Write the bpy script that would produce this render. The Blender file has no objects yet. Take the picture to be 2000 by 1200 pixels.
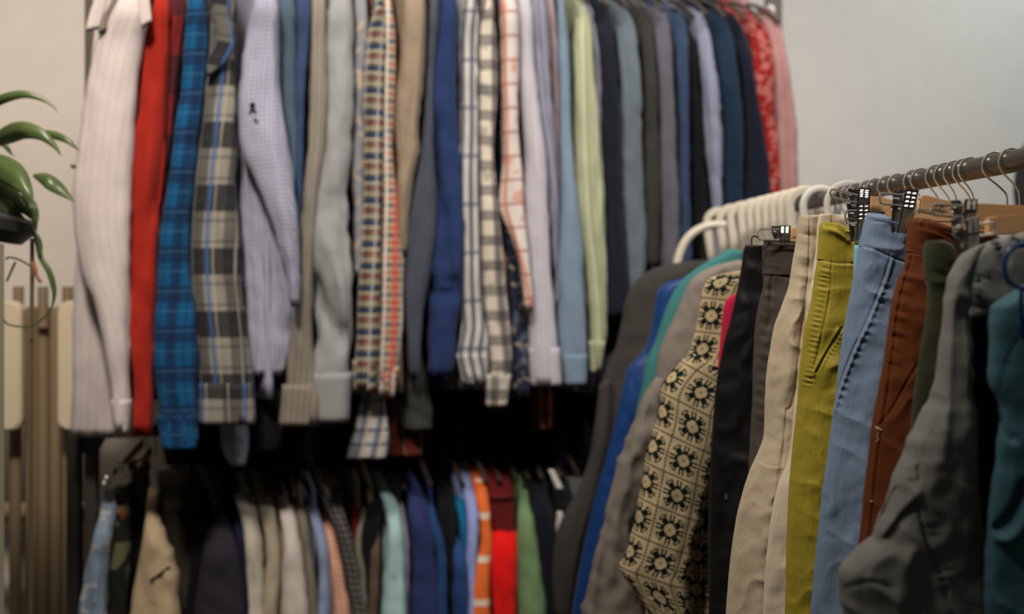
import bpy, bmesh, math, random
import numpy as np
from mathutils import Vector, Matrix
from mathutils.bvhtree import BVHTree
scene = bpy.context.scene
col = scene.collection
F = 2500.0          # focal length in pixels of the 2000 px wide frame
HZ = 540.0          # eye level row
EYE = 1.4

def P(x, y, Y):
    return ((x-1000.0)/F*Y, Y, EYE+(HZ-y)/F*Y)

# ------------------------------------------------------------------ objects
def tag(o, label=None, cat=None, group=None, kind=None):
    if label: o['label'] = label
    if cat: o['category'] = cat
    if group: o['group'] = group
    if kind: o['kind'] = kind
    return o

def thing(name, label, cat, loc, group=None):
    o = bpy.data.objects.new(name, None)
    o.empty_display_size = 0.02
    col.objects.link(o); o.location = loc
    return tag(o, label, cat, group)

def mesh_obj(name, V, Fc, m, parent=None, uv=None, smooth=True):
    V = np.asarray(V, dtype=float)
    if parent is not None:
        V = V - np.array(parent_world(parent))
    me = bpy.data.meshes.new(name)
    me.from_pydata(V.tolist(), [], [tuple(int(i) for i in f) for f in Fc])
    if uv is not None:
        l = me.uv_layers.new(name='UVMap')
        idx = np.zeros(len(me.loops), dtype=np.int32)
        me.loops.foreach_get('vertex_index', idx)
        l.data.foreach_set('uv', np.asarray(uv)[idx].astype(np.float32).ravel())
    if smooth:
        me.polygons.foreach_set('use_smooth', [True]*len(me.polygons))
    me.materials.append(m)
    me.update()
    o = bpy.data.objects.new(name, me)
    col.objects.link(o)
    if parent is not None: o.parent = parent
    return o

def parent_world(p):
    w = Vector(p.location)
    while p.parent is not None:
        p = p.parent; w = w + Vector(p.location)
    return (w.x, w.y, w.z)

# ------------------------------------------------------------------ noise
def vn(x, y, seed=0):
    xi = np.floor(x).astype(np.int64); yi = np.floor(y).astype(np.int64)
    fx = x-xi; fy = y-yi
    fx = fx*fx*fx*(fx*(fx*6-15)+10); fy = fy*fy*fy*(fy*(fy*6-15)+10)
    def h(a, b):
        n = (a*374761393 + b*668265263 + seed*1442695041) & 0xffffffff
        n = ((n ^ (n >> 13))*1274126177) & 0xffffffff
        n = n ^ (n >> 16)
        return (n & 0xffff)/32767.5-1.0
    return (h(xi,yi)*(1-fx)+h(xi+1,yi)*fx)*(1-fy)+(h(xi,yi+1)*(1-fx)+h(xi+1,yi+1)*fx)*fy

def curve_pts(pts, M, dim=3):
    """Catmull-Rom through pts, resampled to M points by arc length"""
    p = np.asarray(pts, dtype=float)
    if len(p) == 1: p = np.vstack([p, p])
    q = np.vstack([2*p[0]-p[1], p, 2*p[-1]-p[-2]])
    out = []
    for i in range(len(p)-1):
        t = np.linspace(0, 1, 16, endpoint=False)[:, None]
        a, b, c, d = q[i], q[i+1], q[i+2], q[i+3]
        out.append(0.5*((2*b)+(-a+c)*t+(2*a-5*b+4*c-d)*t**2+(-a+3*b-3*c+d)*t**3))
    out.append(p[-1][None]); s = np.vstack(out)
    L = np.concatenate([[0], np.cumsum(np.linalg.norm(np.diff(s, axis=0), axis=1))])
    u = np.linspace(0, L[-1], M)
    return np.stack([np.interp(u, L, s[:, k]) for k in range(s.shape[1])], 1)

# ------------------------------------------------------------------ the cloth loft
def loft(name, L3, R3, T, m, parent=None, N=28, M=36, n=(0,-1,0), p=2.4, fold=0.004, lam=0.035, drape=0.0,
         seed=1, feat=(), flare=1.0, wr=0.0, capin=0.012, tex0=(0.0, 0.0), edge=.6):
    Lc = curve_pts(L3, M); Rc = curve_pts(R3, M)
    n = np.array(n, float)
    c = (Lc+Rc)/2; e = (Rc-Lc)/2
    w = np.linalg.norm(e, axis=1)
    t = np.linspace(0, 1, M)
    if callable(T): Th = T(t)
    elif isinstance(T, (tuple, list)): Th = np.interp(t, np.linspace(0, 1, len(T)), T)
    else: Th = np.full(M, T)
    Th = np.minimum(Th, w*1.3+0.002)
    a = np.linspace(0, 2*np.pi, N, endpoint=False)+np.pi    # begins at the left edge, runs over the front
    ca, sa = np.cos(a), np.sin(a)
    X = np.sign(ca)*np.abs(ca)**(2/p); Y = -np.sign(sa)*np.abs(sa)**(2/p)
    down = np.concatenate([[0], np.cumsum(np.linalg.norm(np.diff(c, axis=0), axis=1))])
    rng = random.Random(seed)
    XX = np.broadcast_to(X, (M, N)); YY = np.broadcast_to(Y, (M, N))
    V = c[:, None, :]+e[:, None, :]*XX[..., None]+n*(Th[:, None]*YY)[..., None]
    # arc position round the ring, in metres
    d = np.linalg.norm(np.diff(np.concatenate([V, V[:, :1]], 1), axis=1), axis=2)
    arc = np.concatenate([np.zeros((M, 1)), np.cumsum(d, 1)[:, :-1]], 1)
    vv = np.broadcast_to(down[:, None], (M, N))
    lin = arc
    # folds
    ph = rng.random()*6.28
    grow = np.clip(vv/0.25, 0.25, 1)
    disp = fold*grow*np.sin(2*np.pi*(XX*w[:, None]/lam + 0.9*vn(vv*3.0, XX*0.7+seed, seed)) + ph)*np.sign(YY+1e-6)*0.8
    disp = disp*(0.55+0.45*vn(vv*4+3.1, XX*2, seed+5))
    disp += fold*1.3*vn(XX*w[:, None]*28+vv*3, vv*6+seed, seed+11)
    if wr:
        q1 = vn(XX*w[:, None]*30+vv*14, vv*34-XX*w[:, None]*25, seed+21)
        q2 = vn(XX*w[:, None]*70, vv*80, seed+23)
        disp += wr*(1-np.abs(q1)*2)*0.8+wr*0.35*q2
    outd = n*np.sign(YY)[..., None]*np.minimum(1, np.abs(YY)*1.6)[..., None]+(e/np.maximum(w, 1e-6)[:, None])[:, None, :]*(XX*(np.abs(XX) > .85))[..., None]*edge
    V = V+outd*disp[..., None]
    if drape:
        V = V+(e/np.maximum(w, 1e-6)[:, None])[:, None, :]*(drape*vn(vv*5, vv*0+seed, seed+31)*np.clip(vv/0.2, 0, 1))[..., None]
    if len(feat):
        V = sculpt(V.reshape(-1, 3), feat, (YY > 0.02).ravel()).reshape(M, N, 3)
    uv = np.stack([lin+tex0[0], -vv+tex0[1]], 2).reshape(-1, 2)
    VV = V.reshape(-1, 3)
    i = np.arange(M-1)[:, None]*N; j = np.arange(N)[None, :]; j2 = (j+1) % N
    Fc = np.stack([i+j, i+j2, i+N+j2, i+N+j], 2).reshape(-1, 4)
    # caps
    up = np.array([0, 0, 1.0])
    top = V[0].mean(0); bot = V[-1].mean(0)
    k = len(VV)
    dirb = c[-2]-c[-1]; dirb = dirb/max(np.linalg.norm(dirb), 1e-6)
    VV = np.vstack([VV, top+up*0.0, bot+dirb*capin])
    uv = np.vstack([uv, [0, 0], [0, -down[-1]]])
    jj = np.arange(N)
    faces = Fc.tolist()+[[k, int((q+1) % N), int(q)] for q in jj]+[[k+1, int((M-1)*N+q), int((M-1)*N+(q+1) % N)] for q in jj]
    return mesh_obj(name, VV, faces, m, parent, uv)

def sculpt(V, feats, front):
    px = 1000+F*V[:, 0]/V[:, 1]; py = HZ-F*(V[:, 2]-EYE)/V[:, 1]
    out = V.copy()
    for f in feats:
        f = dict(f)
        if f['w'] < 2.3: f['d'] *= .6; f['w'] = 2.3
        pl = curve_pts(f['path'], 40)
        best = np.full(len(V), 1e9); s = np.zeros(len(V)); side = np.zeros(len(V)); acc = 0
        for i in range(len(pl)-1):
            a, b = pl[i], pl[i+1]; d = b-a; L = np.linalg.norm(d)
            if L < 1e-6: continue
            tt = np.clip(((px-a[0])*d[0]+(py-a[1])*d[1])/L**2, 0, 1)
            dx = px-(a[0]+d[0]*tt); dy = py-(a[1]+d[1]*tt)
            dist = np.hypot(dx, dy)
            better = dist < best
            best = np.where(better, dist, best)
            s = np.where(better, acc+tt*L, s)
            side = np.where(better, np.sign(d[0]*dy-d[1]*dx), side)
            acc += L
        sd = best*side
        ends = np.clip(s/8, 0, 1)*np.clip((acc-s)/8, 0, 1)
        if f['k'] == 'groove':
            g = -f['d']*np.exp(-(sd/f['w'])**2)
        elif f['k'] == 'ridge':
            g = f['d']*np.exp(-((sd-f.get('o', 0))/f['w'])**2)
        elif f['k'] == 'step':
            g = f['d']*0.5*(1+np.tanh(sd/f['w']))*np.exp(-(best/f.get('r', 40))**2)*ends
        elif f['k'] == 'pucker':
            wob = vn(s*0.05, s*0, 7)*1.3
            g = f['d']*np.sin(2*np.pi*s/f['l']+wob+sd*0.06)*np.exp(-((sd-f.get('o', 0))/f['w'])**2)*ends*(0.7+0.5*vn(s*0.11, s*0+3, 9))
        out[:, 1] -= np.where(front, g, 0)
    return out

def bvh_of(*objs):
    vs, fs = [], []
    for o in objs:
        off = Vector(parent_world(o)); b = len(vs)
        vs += [v.co+off for v in o.data.vertices]
        fs += [tuple(b+i for i in p.vertices) for p in o.data.polygons]
    return BVHTree.FromPolygons(vs, fs)

def on_surface(bvh, x, y, off=0.0005, Yd=None):
    o = Vector((0, 0, EYE)); d = (Vector(P(x, y, 1.0))-o).normalized()
    h = bvh.ray_cast(o, d)
    if h[0] is None:
        return Vector(P(x, y, Yd)) if Yd else None
    nn = h[1]
    if nn.dot(d) > 0: nn = -nn
    return h[0]+nn*off

def tube_geo(pts, r, k=8, closed=False):
    pts = [Vector(p) for p in pts]; n = len(pts); V = []; Fc = []
    prev = None
    for i, p in enumerate(pts):
        if closed: tan = pts[(i+1) % n]-pts[i-1]
        else: tan = pts[min(i+1, n-1)]-pts[max(i-1, 0)]
        if tan.length < 1e-9: tan = Vector((0, 0, 1))
        tan.normalize()
        if prev is None:
            a = Vector((0, 0, 1)) if abs(tan.z) < .9 else Vector((1, 0, 0))
            u = tan.cross(a).normalized()
        else:
            u = (prev-tan*prev.dot(tan)).normalized()
        prev = u; v = tan.cross(u)
        rr = r[i] if isinstance(r, (list, tuple, np.ndarray)) else r
        for j in range(k):
            an = 2*math.pi*j/k
            V.append(p+u*math.cos(an)*rr+v*math.sin(an)*rr)
    m = n if closed else n-1
    for i in range(m):
        for j in range(k):
            a = i*k+j; b = i*k+(j+1) % k; c2 = ((i+1) % n)*k+(j+1) % k; d = ((i+1) % n)*k+j
            Fc.append((a, b, c2, d))
    if not closed:
        Fc.append(tuple(reversed(range(k)))); Fc.append(tuple(range((n-1)*k, n*k)))
    return V, Fc

class MB:
    def __init__(s): s.V = []; s.F = []
    def add(s, V, Fc):
        b = len(s.V); s.V += [tuple(v) for v in V]; s.F += [tuple(b+i for i in f) for f in Fc]; return s
    def tube(s, pts, r, k=8, closed=False): return s.add(*tube_geo(pts, r, k, closed))
    def box(s, c, h, R=None, bev=0.0):
        bm = bmesh.new(); bmesh.ops.create_cube(bm, size=2.0)
        for v in bm.verts: v.co = Vector((v.co.x*h[0], v.co.y*h[1], v.co.z*h[2]))
        if bev: bmesh.ops.bevel(bm, geom=bm.edges[:], offset=bev, segments=2, affect='EDGES')
        for v in bm.verts:
            co = v.co
            if R is not None: co = R @ co
            v.co = co+Vector(c)
        bm.verts.index_update()
        s.add([v.co.copy() for v in bm.verts], [[v.index for v in f.verts] for f in bm.faces]); bm.free(); return s
    def extrude(s, poly, ax, ay, az, c, th, bev=0):
        """2-D outline (list of u,v) in the plane ax,ay, thickness th along az, centred on c"""
        c = Vector(c); ax = Vector(ax); ay = Vector(ay); az = Vector(az)
        n = len(poly)
        A = [c+ax*u+ay*v-az*th/2 for u, v in poly]; B = [c+ax*u+ay*v+az*th/2 for u, v in poly]
        Fc = [tuple(range(n)), tuple(range(2*n-1, n-1, -1))]+[(i, (i+1) % n, n+(i+1) % n, n+i) for i in range(n)]
        return s.add(A+B, Fc)
    def build(s, name, m, parent=None, smooth=True):
        o = mesh_obj(name, s.V, s.F, m, parent, smooth=smooth)
        if smooth:
            me = o.data
            bm = bmesh.new(); bm.from_mesh(me)
            for e in bm.edges:
                if len(e.link_faces) == 2 and e.calc_face_angle(0) > 0.7: e.smooth = False
            bmesh.ops.recalc_face_normals(bm, faces=bm.faces[:])
            bm.to_mesh(me); bm.free()
        return o

# ------------------------------------------------------------------ materials
GAIN = 0.85
def lin(c):
    return tuple(((v/255)/12.92 if v <= 10 else (((v/255)+0.055)/1.055)**2.4) for v in c)
def alb(c, g=None):
    return tuple(min(0.86, v/(g or GAIN)) for v in lin(c))+(1.0,)

def plain(name, c, rough=0.6, metal=0.0, g=None, bump=0.0, bscale=60, coat=0.0):
    m = bpy.data.materials.new(name); m.use_nodes = True
    nt = m.node_tree; b = nt.nodes['Principled BSDF']
    b.inputs['Roughness'].default_value = rough; b.inputs['Metallic'].default_value = metal
    b.inputs['Coat Weight'].default_value = coat
    tc = nt.nodes.new('ShaderNodeTexCoord'); no = nt.nodes.new('ShaderNodeTexNoise'); no.inputs['Scale'].default_value = bscale
    nt.links.new(tc.outputs['Object'], no.inputs['Vector'])
    mx = nt.nodes.new('ShaderNodeMix'); mx.data_type = 'RGBA'
    a = alb(c, g); mx.inputs[6].default_value = tuple(v*0.94 for v in a[:3])+(1,); mx.inputs[7].default_value = tuple(min(1, v*1.06) for v in a[:3])+(1,)
    nt.links.new(no.outputs[0], mx.inputs[0]); nt.links.new(mx.outputs[2], b.inputs['Base Color'])
    if bump:
        bp = nt.nodes.new('ShaderNodeBump'); bp.inputs['Strength'].default_value = bump; bp.inputs['Distance'].default_value = 0.003
        nt.links.new(no.outputs[0], bp.inputs['Height']); nt.links.new(bp.outputs[0], b.inputs['Normal'])
    return m

class G:      # small node helper
    def __init__(s, m): s.nt = m.node_tree
    def n(s, t): return s.nt.nodes.new(t)
    def math(s, op, a, b=None, c=None):
        x = s.n('ShaderNodeMath'); x.operation = op
        for i, v in enumerate((a, b, c)):
            if v is None: continue
            if hasattr(v, 'is_output'): s.nt.links.new(v, x.inputs[i])
            else: x.inputs[i].default_value = v
        return x.outputs[0]
    def mix(s, f, a, b):
        x = s.n('ShaderNodeMix'); x.data_type = 'RGBA'
        for i, v in ((0, f), (6, a), (7, b)):
            if hasattr(v, 'is_output'): s.nt.links.new(v, x.inputs[i])
            else: x.inputs[i].default_value = v
        return x.outputs[2]

def cloth(name, c, layers=(), rough=0.88, sheen=0.04, wrink=0.35, weave=0.15, g=None, wscale=22, stretch=0.35, var=0.06, spec=0.15):
    """layers: ('u'|'v', period, phase, duty, colour, alpha) stripes; ('n', scale, threshold, colour, alpha) blotches"""
    m = bpy.data.materials.new(name); m.use_nodes = True
    q = G(m); nt = m.node_tree; b = nt.nodes['Principled BSDF']
    b.inputs['Roughness'].default_value = rough
    b.inputs['Specular IOR Level'].default_value = spec
    b.inputs['Sheen Weight'].default_value = sheen; b.inputs['Sheen Roughness'].default_value = 0.6
    uvn = q.n('ShaderNodeUVMap'); uvn.uv_map = 'UVMap'
    sep = q.n('ShaderNodeSeparateXYZ'); nt.links.new(uvn.outputs[0], sep.inputs[0])
    ax = {'u': sep.outputs[0], 'v': sep.outputs[1]}
    cur = alb(c, g)
    for L in layers:
        if L[0] in 'uv':
            _, per, ph, duty, cc, al = L
            fr = q.math('FRACT', q.math('DIVIDE', q.math('ADD', ax[L[0]], ph+10*per), per))
            f = q.math('MULTIPLY', q.math('LESS_THAN', fr, duty), al)
        elif L[0] == 'n':
            _, sc, th, cc, al = L
            no = q.n('ShaderNodeTexNoise'); no.inputs['Scale'].default_value = sc; no.inputs['Detail'].default_value = 2
            nt.links.new(uvn.outputs[0], no.inputs['Vector'])
            f = q.math('MULTIPLY', q.math('GREATER_THAN', no.outputs[0], th), al)
        elif L[0] == 'd':      # dots / small check
            _, per, rad, cc, al = L
            a1 = q.math('LESS_THAN', q.math('FRACT', q.math('DIVIDE', ax['u'], per)), rad)
            a2 = q.math('LESS_THAN', q.math('FRACT', q.math('DIVIDE', q.math('ADD', ax['v'], 10*per), per)), rad)
            f = q.math('MULTIPLY', q.math('MULTIPLY', a1, a2), al)
        elif L[0] == 'below':  # a colour block below a given distance down the garment
            _, dist, cc, al = L
            f = q.math('MULTIPLY', q.math('LESS_THAN', ax['v'], -dist), al)
        cur = q.mix(f, cur, alb(cc, g))
    tc = q.n('ShaderNodeTexCoord')
    mp = q.n('ShaderNodeMapping'); mp.inputs['Scale'].default_value = (1, 1, stretch)
    nt.links.new(tc.outputs['Object'], mp.inputs[0])
    no = q.n('ShaderNodeTexNoise'); no.inputs['Scale'].default_value = wscale; no.inputs['Detail'].default_value = 4; no.inputs['Roughness'].default_value = 0.55
    nt.links.new(mp.outputs[0], no.inputs['Vector'])
    fine = q.n('ShaderNodeTexNoise'); fine.inputs['Scale'].default_value = 900; fine.inputs['Detail'].default_value = 1
    nt.links.new(tc.outputs['Object'], fine.inputs['Vector'])
    f2 = q.math('MULTIPLY', q.math('SUBTRACT', fine.outputs[0], 0.5), var*3)
    br = q.math('ADD', f2, 1.0)
    vm = q.n('ShaderNodeVectorMath'); vm.operation = 'SCALE'
    if hasattr(cur, 'is_output'): nt.links.new(cur, vm.inputs[0])
    else: vm.inputs[0].default_value = cur[:3]
    nt.links.new(br, vm.inputs[3]); nt.links.new(vm.outputs[0], b.inputs['Base Color'])
    bp = q.n('ShaderNodeBump'); bp.inputs['Strength'].default_value = wrink; bp.inputs['Distance'].default_value = 0.012
    nt.links.new(no.outputs[0], bp.inputs['Height'])
    b2 = q.n('ShaderNodeBump'); b2.inputs['Strength'].default_value = weave; b2.inputs['Distance'].default_value = 0.001
    nt.links.new(fine.outputs[0], b2.inputs['Height']); nt.links.new(bp.outputs[0], b2.inputs['Normal'])
    nt.links.new(b2.outputs[0], b.inputs['Normal'])
    return m
# ================================================================== camera, light, room
cam = bpy.data.objects.new('camera', bpy.data.cameras.new('camera'))
col.objects.link(cam); scene.camera = cam
cam.location = (0, 0, EYE); cam.rotation_euler = (math.radians(90), 0, 0)
cam.data.sensor_width = 36.0; cam.data.lens = 45.0; cam.data.shift_y = -(600-HZ)/2000.0
cam.data.clip_start = 0.05
cam.data.dof.use_dof = True; cam.data.dof.focus_distance = 1.42; cam.data.dof.aperture_fstop = 3.7
cam.data.dof.aperture_blades = 0

scene.view_settings.view_transform = 'Standard'; scene.view_settings.look = 'None'
scene.view_settings.gamma = 1.0; scene.view_settings.exposure = 0.18
w = bpy.data.worlds.new('world'); scene.world = w; w.use_nodes = True
w.node_tree.nodes['Background'].inputs[0].default_value = (1.0, 0.95, 0.88, 1)
w.node_tree.nodes['Background'].inputs[1].default_value = 0.03

def area(name, loc, size, power, colr, target):
    l = bpy.data.lights.new(name, 'AREA'); l.shape = 'RECTANGLE'; l.size = size[0]; l.size_y = size[1]
    l.energy = power; l.color = colr
    o = bpy.data.objects.new(name, l); col.objects.link(o); o.location = loc
    o.rotation_euler = (Vector(target)-Vector(loc)).to_track_quat('-Z', 'Y').to_euler()
    return o
# ceiling lamps of the shop: soft panels overhead and track spots aimed at the upper clothes
def spot(name, loc, target, power, colr, size, blend, rad):
    l = bpy.data.lights.new(name, 'SPOT'); l.energy = power; l.color = colr; l.spot_size = math.radians(size); l.spot_blend = blend; l.shadow_soft_size = rad
    o = bpy.data.objects.new(name, l); col.objects.link(o); o.location = loc
    o.rotation_euler = (Vector(target)-Vector(loc)).to_track_quat('-Z', 'Y').to_euler()
    return o
area('ceiling_lamp', (-0.7, 1.5, 3.1), (0.5, 1.0), 12, (1.0, 0.88, 0.76), (-0.7, 1.9, 1.0))
area('ceiling_lamp', (0.8, 1.9, 3.1), (0.5, 1.0), 10, (1.0, 0.94, 0.87), (0.8, 2.1, 0.9))
area('ceiling_lamp', (1.9, 3.2, 3.0), (0.6, 1.0), 18, (0.86, 0.94, 1.0), (2.1, 3.9, 1.6))
spot('track_spot', (-0.5, 0.85, 2.95), (-0.72, 2.5, 1.7), 150, (1.0, 0.87, 0.76), 64, 1.0, .14)
spot('track_spot', (0.55, 1.1, 2.95), (0.35, 2.9, 1.8), 150, (1.0, 0.93, 0.86), 62, 1.0, .14)
spot('track_spot', (-0.55, 0.75, 2.75), (0.36, 1.5, 1.62), 105, (1.0, 0.92, 0.83), 50, 1.0, .12)

# plan of the long rack: its rail runs away to the right
def rack_depth(px, inset):
    """depth at which the picture column px meets the line parallel to the rail, inset metres behind it (minus = towards us)"""
    X0, Y0, r = -0.774-0.413*inset, 2.545+0.911*inset, 1.468/0.665
    k = (px-1000)/F
    return (X0-r*Y0)/(k-r)
RD = Vector((1.468, 0.665, 0)).normalized(); IN = Vector((-0.413, 0.911, 0)).normalized()

M_wall = plain('painted_plaster', (203, 196, 186), 0.9, bump=0.05, bscale=14)
M_floor = plain('grey_floor', (84, 76, 68), 0.7, bscale=8)
def wall_point(px, z, inset=0.52):
    Y = rack_depth(px, inset); return ((px-1000)/F*Y, Y, z)
a = Vector(wall_point(-700, 0)); b_ = Vector(wall_point(2700, 0))
back = Vector((IN.x, IN.y, 0))*0.1
def slab(name, pts_bottom, z0, z1, th, m):
    mb = MB(); A, B = pts_bottom
    q = [A, B, B+th, A+th]
    V = [(p.x, p.y, z0) for p in q]+[(p.x, p.y, z1) for p in q]
    mb.add(V, [(0, 1, 2, 3), (7, 6, 5, 4), (0, 4, 5, 1), (1, 5, 6, 2), (2, 6, 7, 3), (3, 7, 4, 0)])
    return mb.build(name, m, smooth=False)
o = slab('wall_back', (a, b_), 0, 3.3, back, M_wall); tag(o, kind='structure')
mb = MB(); mb.box((0.8, 1.6, -0.05), (3.6, 3.2, 0.05)); o = mb.build('floor', M_floor, smooth=False); tag(o, kind='structure')

M_black = plain('black_steel', (44, 42, 40), 0.45, bscale=30, coat=0.1)
M_dkgrey = plain('dark_grey_steel', (74, 68, 62), 0.5, bscale=30)
M_chrome = plain('polished_chrome', (245, 243, 240), 0.27, 1.0, g=1.0)
M_rail = plain('worn_dark_steel_tube', (66, 61, 50), 0.36, 0.45, g=1.0, bump=0.12, bscale=55)
M_wire = plain('nickel_wire', (236, 232, 224), 0.24, 0.85, g=1.0)
M_clip = plain('clip_steel', (158, 156, 152), 0.17, 1.0, g=1.0)
M_wood = None
def wood_mat(name, c1, c2, sc=18):
    m = bpy.data.materials.new(name); m.use_nodes = True; q = G(m); b = q.nt.nodes['Principled BSDF']
    tc = q.n('ShaderNodeTexCoord'); mp = q.n('ShaderNodeMapping'); mp.inputs['Scale'].default_value = (0.6, 4, 9)
    q.nt.links.new(tc.outputs['Object'], mp.inputs[0])
    no = q.n('ShaderNodeTexNoise'); no.inputs['Scale'].default_value = sc; no.inputs['Detail'].default_value = 5
    q.nt.links.new(mp.outputs[0], no.inputs['Vector'])
    c = q.mix(no.outputs[0], alb(c1), alb(c2)); q.nt.links.new(c, b.inputs['Base Color'])
    b.inputs['Roughness'].default_value = 0.42
    return m
M_wood = wood_mat('light_beech', (178, 134, 90), (218, 174, 126))
M_wood2 = wood_mat('amber_wood', (170, 106, 50), (206, 140, 76))

# ---- the long two-level rack
rack = thing('clothes_rack', 'tall two-level black steel clothes rack standing along the pale wall', 'clothes rack', (-0.774, 2.545, 0))
def rail_pt(px, z, inset=0.0):
    Y = rack_depth(px, inset); return Vector(((px-1000)/F*Y, Y, z))
ZU, ZL = EYE+0.725, EYE-0.325
LI = 0.13   # the lower rail sits a little further back
for z in (ZU, ZL):
    mb = MB(); mb.tube([rail_pt(176, z, LI if z == ZL else 0), rail_pt(1512, z, LI if z == ZL else 0)], 0.0125, 16); mb.build('rail', M_black, rack)
for px in (180, 1510):
    mb = MB(); mb.box(rail_pt(px, 1.12), (0.011 if px < 1000 else 0.02, 0.014, 1.12), Matrix.Rotation(math.atan2(RD.y, RD.x), 3, 'Z') if False else None, 0.002)
    mb.build('post', M_dkgrey, rack)
mb = MB(); p0 = rail_pt(146, 0, 0.03); mb.box((p0.x, p0.y, 0.545), (0.0125, 0.014, 0.545), None, 0.002); mb.build('post', M_black, rack)
mb = MB()
for px in (182, ):
    c = rail_pt(px, ZL); mb.tube([c, c+IN*LI], .011, 12); mb.extrude([(-.012, .03), (.09, .03), (.09, .016), (.03, .010), (.012, -.02), (-.012, -.02)], RD, (0, 0, 1), (0, -1, 0), (c.x, c.y-.016, c.z-0.0), 0.014)
mb.build('rail_bracket', M_black, rack)
mb = MB(); c = rail_pt(1510, EYE+.66); mb.tube([(c.x-.012, c.y-.03, c.z), (c.x-.012, c.y-.012, c.z)], 0.010, 12); mb.build('bolt', M_chrome, rack)

# ---- near rail
NR = lambda s: None
def near_s(x): return 1.7*(x-865.0)
def near_rail_point(x):
    """centre of the near rail at picture column x"""
    return Vector(P(x, 313+(1990-x)*0.2017, F/near_s(x)))
nr = thing('garment_rail', 'dark steel garment rail in front, holding trousers and white-hooked hangers', 'clothes rack', (0.52, 1.3, 0))
A_ = near_rail_point(1385); B_ = near_rail_point(2700)
A2 = A_+(A_-B_).normalized()*0.06
mb = MB()
mb.tube([A2+(B_-A2)*t for t in np.linspace(0, 1, 40)], 0.0117, 28)
rail_o = mb.build('rail', M_rail, nr)
for pt in (A2, B_):
    mb = MB(); mb.tube([(pt.x+.002, pt.y, 0.02), (pt.x+.002, pt.y, pt.z)], 0.0125, 16); mb.build('upright', M_rail, nr)
    mb = MB(); mb.tube([(pt.x-.26, pt.y, .02), (pt.x+.26, pt.y, .02)], 0.0125, 16); mb.build('foot', M_rail, nr)
GAIN = 1.3
# ================================================================== upper row of the long rack
K = {}
def CL(key, *a, **k):
    K[key] = cloth(key, *a, **k); return K[key]
CL('white_stripe_cotton', (236, 225, 222), [('u', .016, 0, .16, (216, 203, 199), .6)], wrink=.25)
CL('brick_red_twill', (180, 44, 30), wrink=.4)
CL('dark_red_plaid', (158, 44, 42), [('v', .15, 0.02, .5, (78, 34, 42), .85), ('u', .06, 0, .4, (60, 30, 40), .45)])
CL('blue_plaid', (18, 94, 146), [('v', .075, .02, .42, (22, 46, 84), .7), ('u', .05, .01, .4, (24, 40, 76), .65), ('u', .025, 0, .07, (10, 24, 46), .7), ('v', .0375, 0, .06, (90, 150, 190), .4)])
CL('grey_plaid', (160, 156, 144), [('v', .12, 0.03, .42, (22, 26, 36), .85), ('u', .075, .0, .46, (24, 28, 40), .6), ('v', .04, .01, .12, (60, 64, 74), .6), ('u', .085, .055, .07, (62, 110, 176), .8), ('u', .0425, 0, .06, (210, 205, 190), .6)])
CL('fine_blue_check', (206, 206, 220), [('u', .0085, 0, .42, (120, 128, 168), .55), ('v', .0085, 0, .42, (112, 120, 160), .55)], wrink=.3)
CL('washed_slate_denim', (82, 102, 118))
CL('mid_blue_cotton', (56, 76, 112))
CL('khaki_fine_stripe', (150, 144, 132), [('u', .012, 0, .4, (128, 120, 108), .6)])
CL('pale_grey_cotton', (160, 163, 163), wrink=.5)
CL('faded_floral_grey', (140, 142, 150), [('n', 45, .56, (188, 172, 150), .8)])
CL('multicolour_plaid', (142, 130, 100), [('v', .044, 0, .26, (20, 52, 84), .9), ('v', .044, .017, .14, (128, 22, 34), .85), ('u', .03, 0, .3, (24, 40, 66), .6), ('v', .022, .005, .12, (206, 200, 170), .6), ('u', .03, .012, .14, (190, 200, 214), .6)])
CL('orange_plaid', (176, 164, 138), [('v', .03, 0, .3, (44, 60, 100), .7), ('u', .036, .012, .3, (214, 78, 56), .7), ('v', .03, .014, .2, (180, 56, 48), .7), ('u', .036, .03, .14, (226, 222, 212), .8)])
CL('blue_white_check', (206, 204, 200), [('u', .034, 0, .38, (66, 86, 118), .75), ('v', .03, 0, .25, (52, 74, 112), .7), ('u', .034, .02, .12, (214, 180, 120), .7)])
CL('tan_suede', (150, 134, 114), wrink=.5, wscale=40)
CL('charcoal_knit', (72, 78, 90), wrink=.4)
CL('royal_navy_cotton', (36, 54, 98), wrink=.5)
CL('grey_blue_stripe', (120, 126, 136), [('u', .012, 0, .35, (180, 176, 170), .6)])
CL('navy_white_stripe', (196, 192, 186), [('u', .02, 0, .42, (44, 58, 88), .85), ('v', .1, 0, .1, (44, 58, 88), .5)])
CL('cream_black_gingham', (214, 204, 188), [('v', .052, 0, .42, (26, 28, 46), .6), ('u', .04, .014, .4, (26, 28, 46), .7), ('n', 30, .6, (90, 86, 90), .4)])
CL('navy_floral', (38, 44, 66), [('n', 55, .6, (170, 156, 130), .8), ('n', 30, .62, (90, 100, 120), .7)])
CL('white_orange_plaid', (220, 208, 200), [('v', .05, 0, .14, (150, 90, 80), .6), ('u', .05, .0, .22, (200, 104, 66), .65), ('n', 16, .62, (206, 116, 84), .5)])
CL('lilac_white_cotton', (196, 192, 200), [('u', .012, 0, .25, (170, 164, 178), .5)])
CL('lilac_grey_stripe', (148, 148, 164), [('u', .014, 0, .4, (108, 110, 130), .7)])
CL('pink_brown_stripe', (160, 140, 142), [('u', .014, 0, .4, (112, 92, 96), .7)])
CL('light_blue_chambray', (132, 150, 166), [('u', .006, 0, .5, (112, 136, 160), .6), ('v', .012, 0, .3, (120, 146, 170), .4)])
CL('pale_green_stripe', (176, 180, 146), [('u', .014, 0, .45, (142, 150, 112), .65), ('u', .028, .01, .15, (214, 216, 196), .7)])
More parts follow.
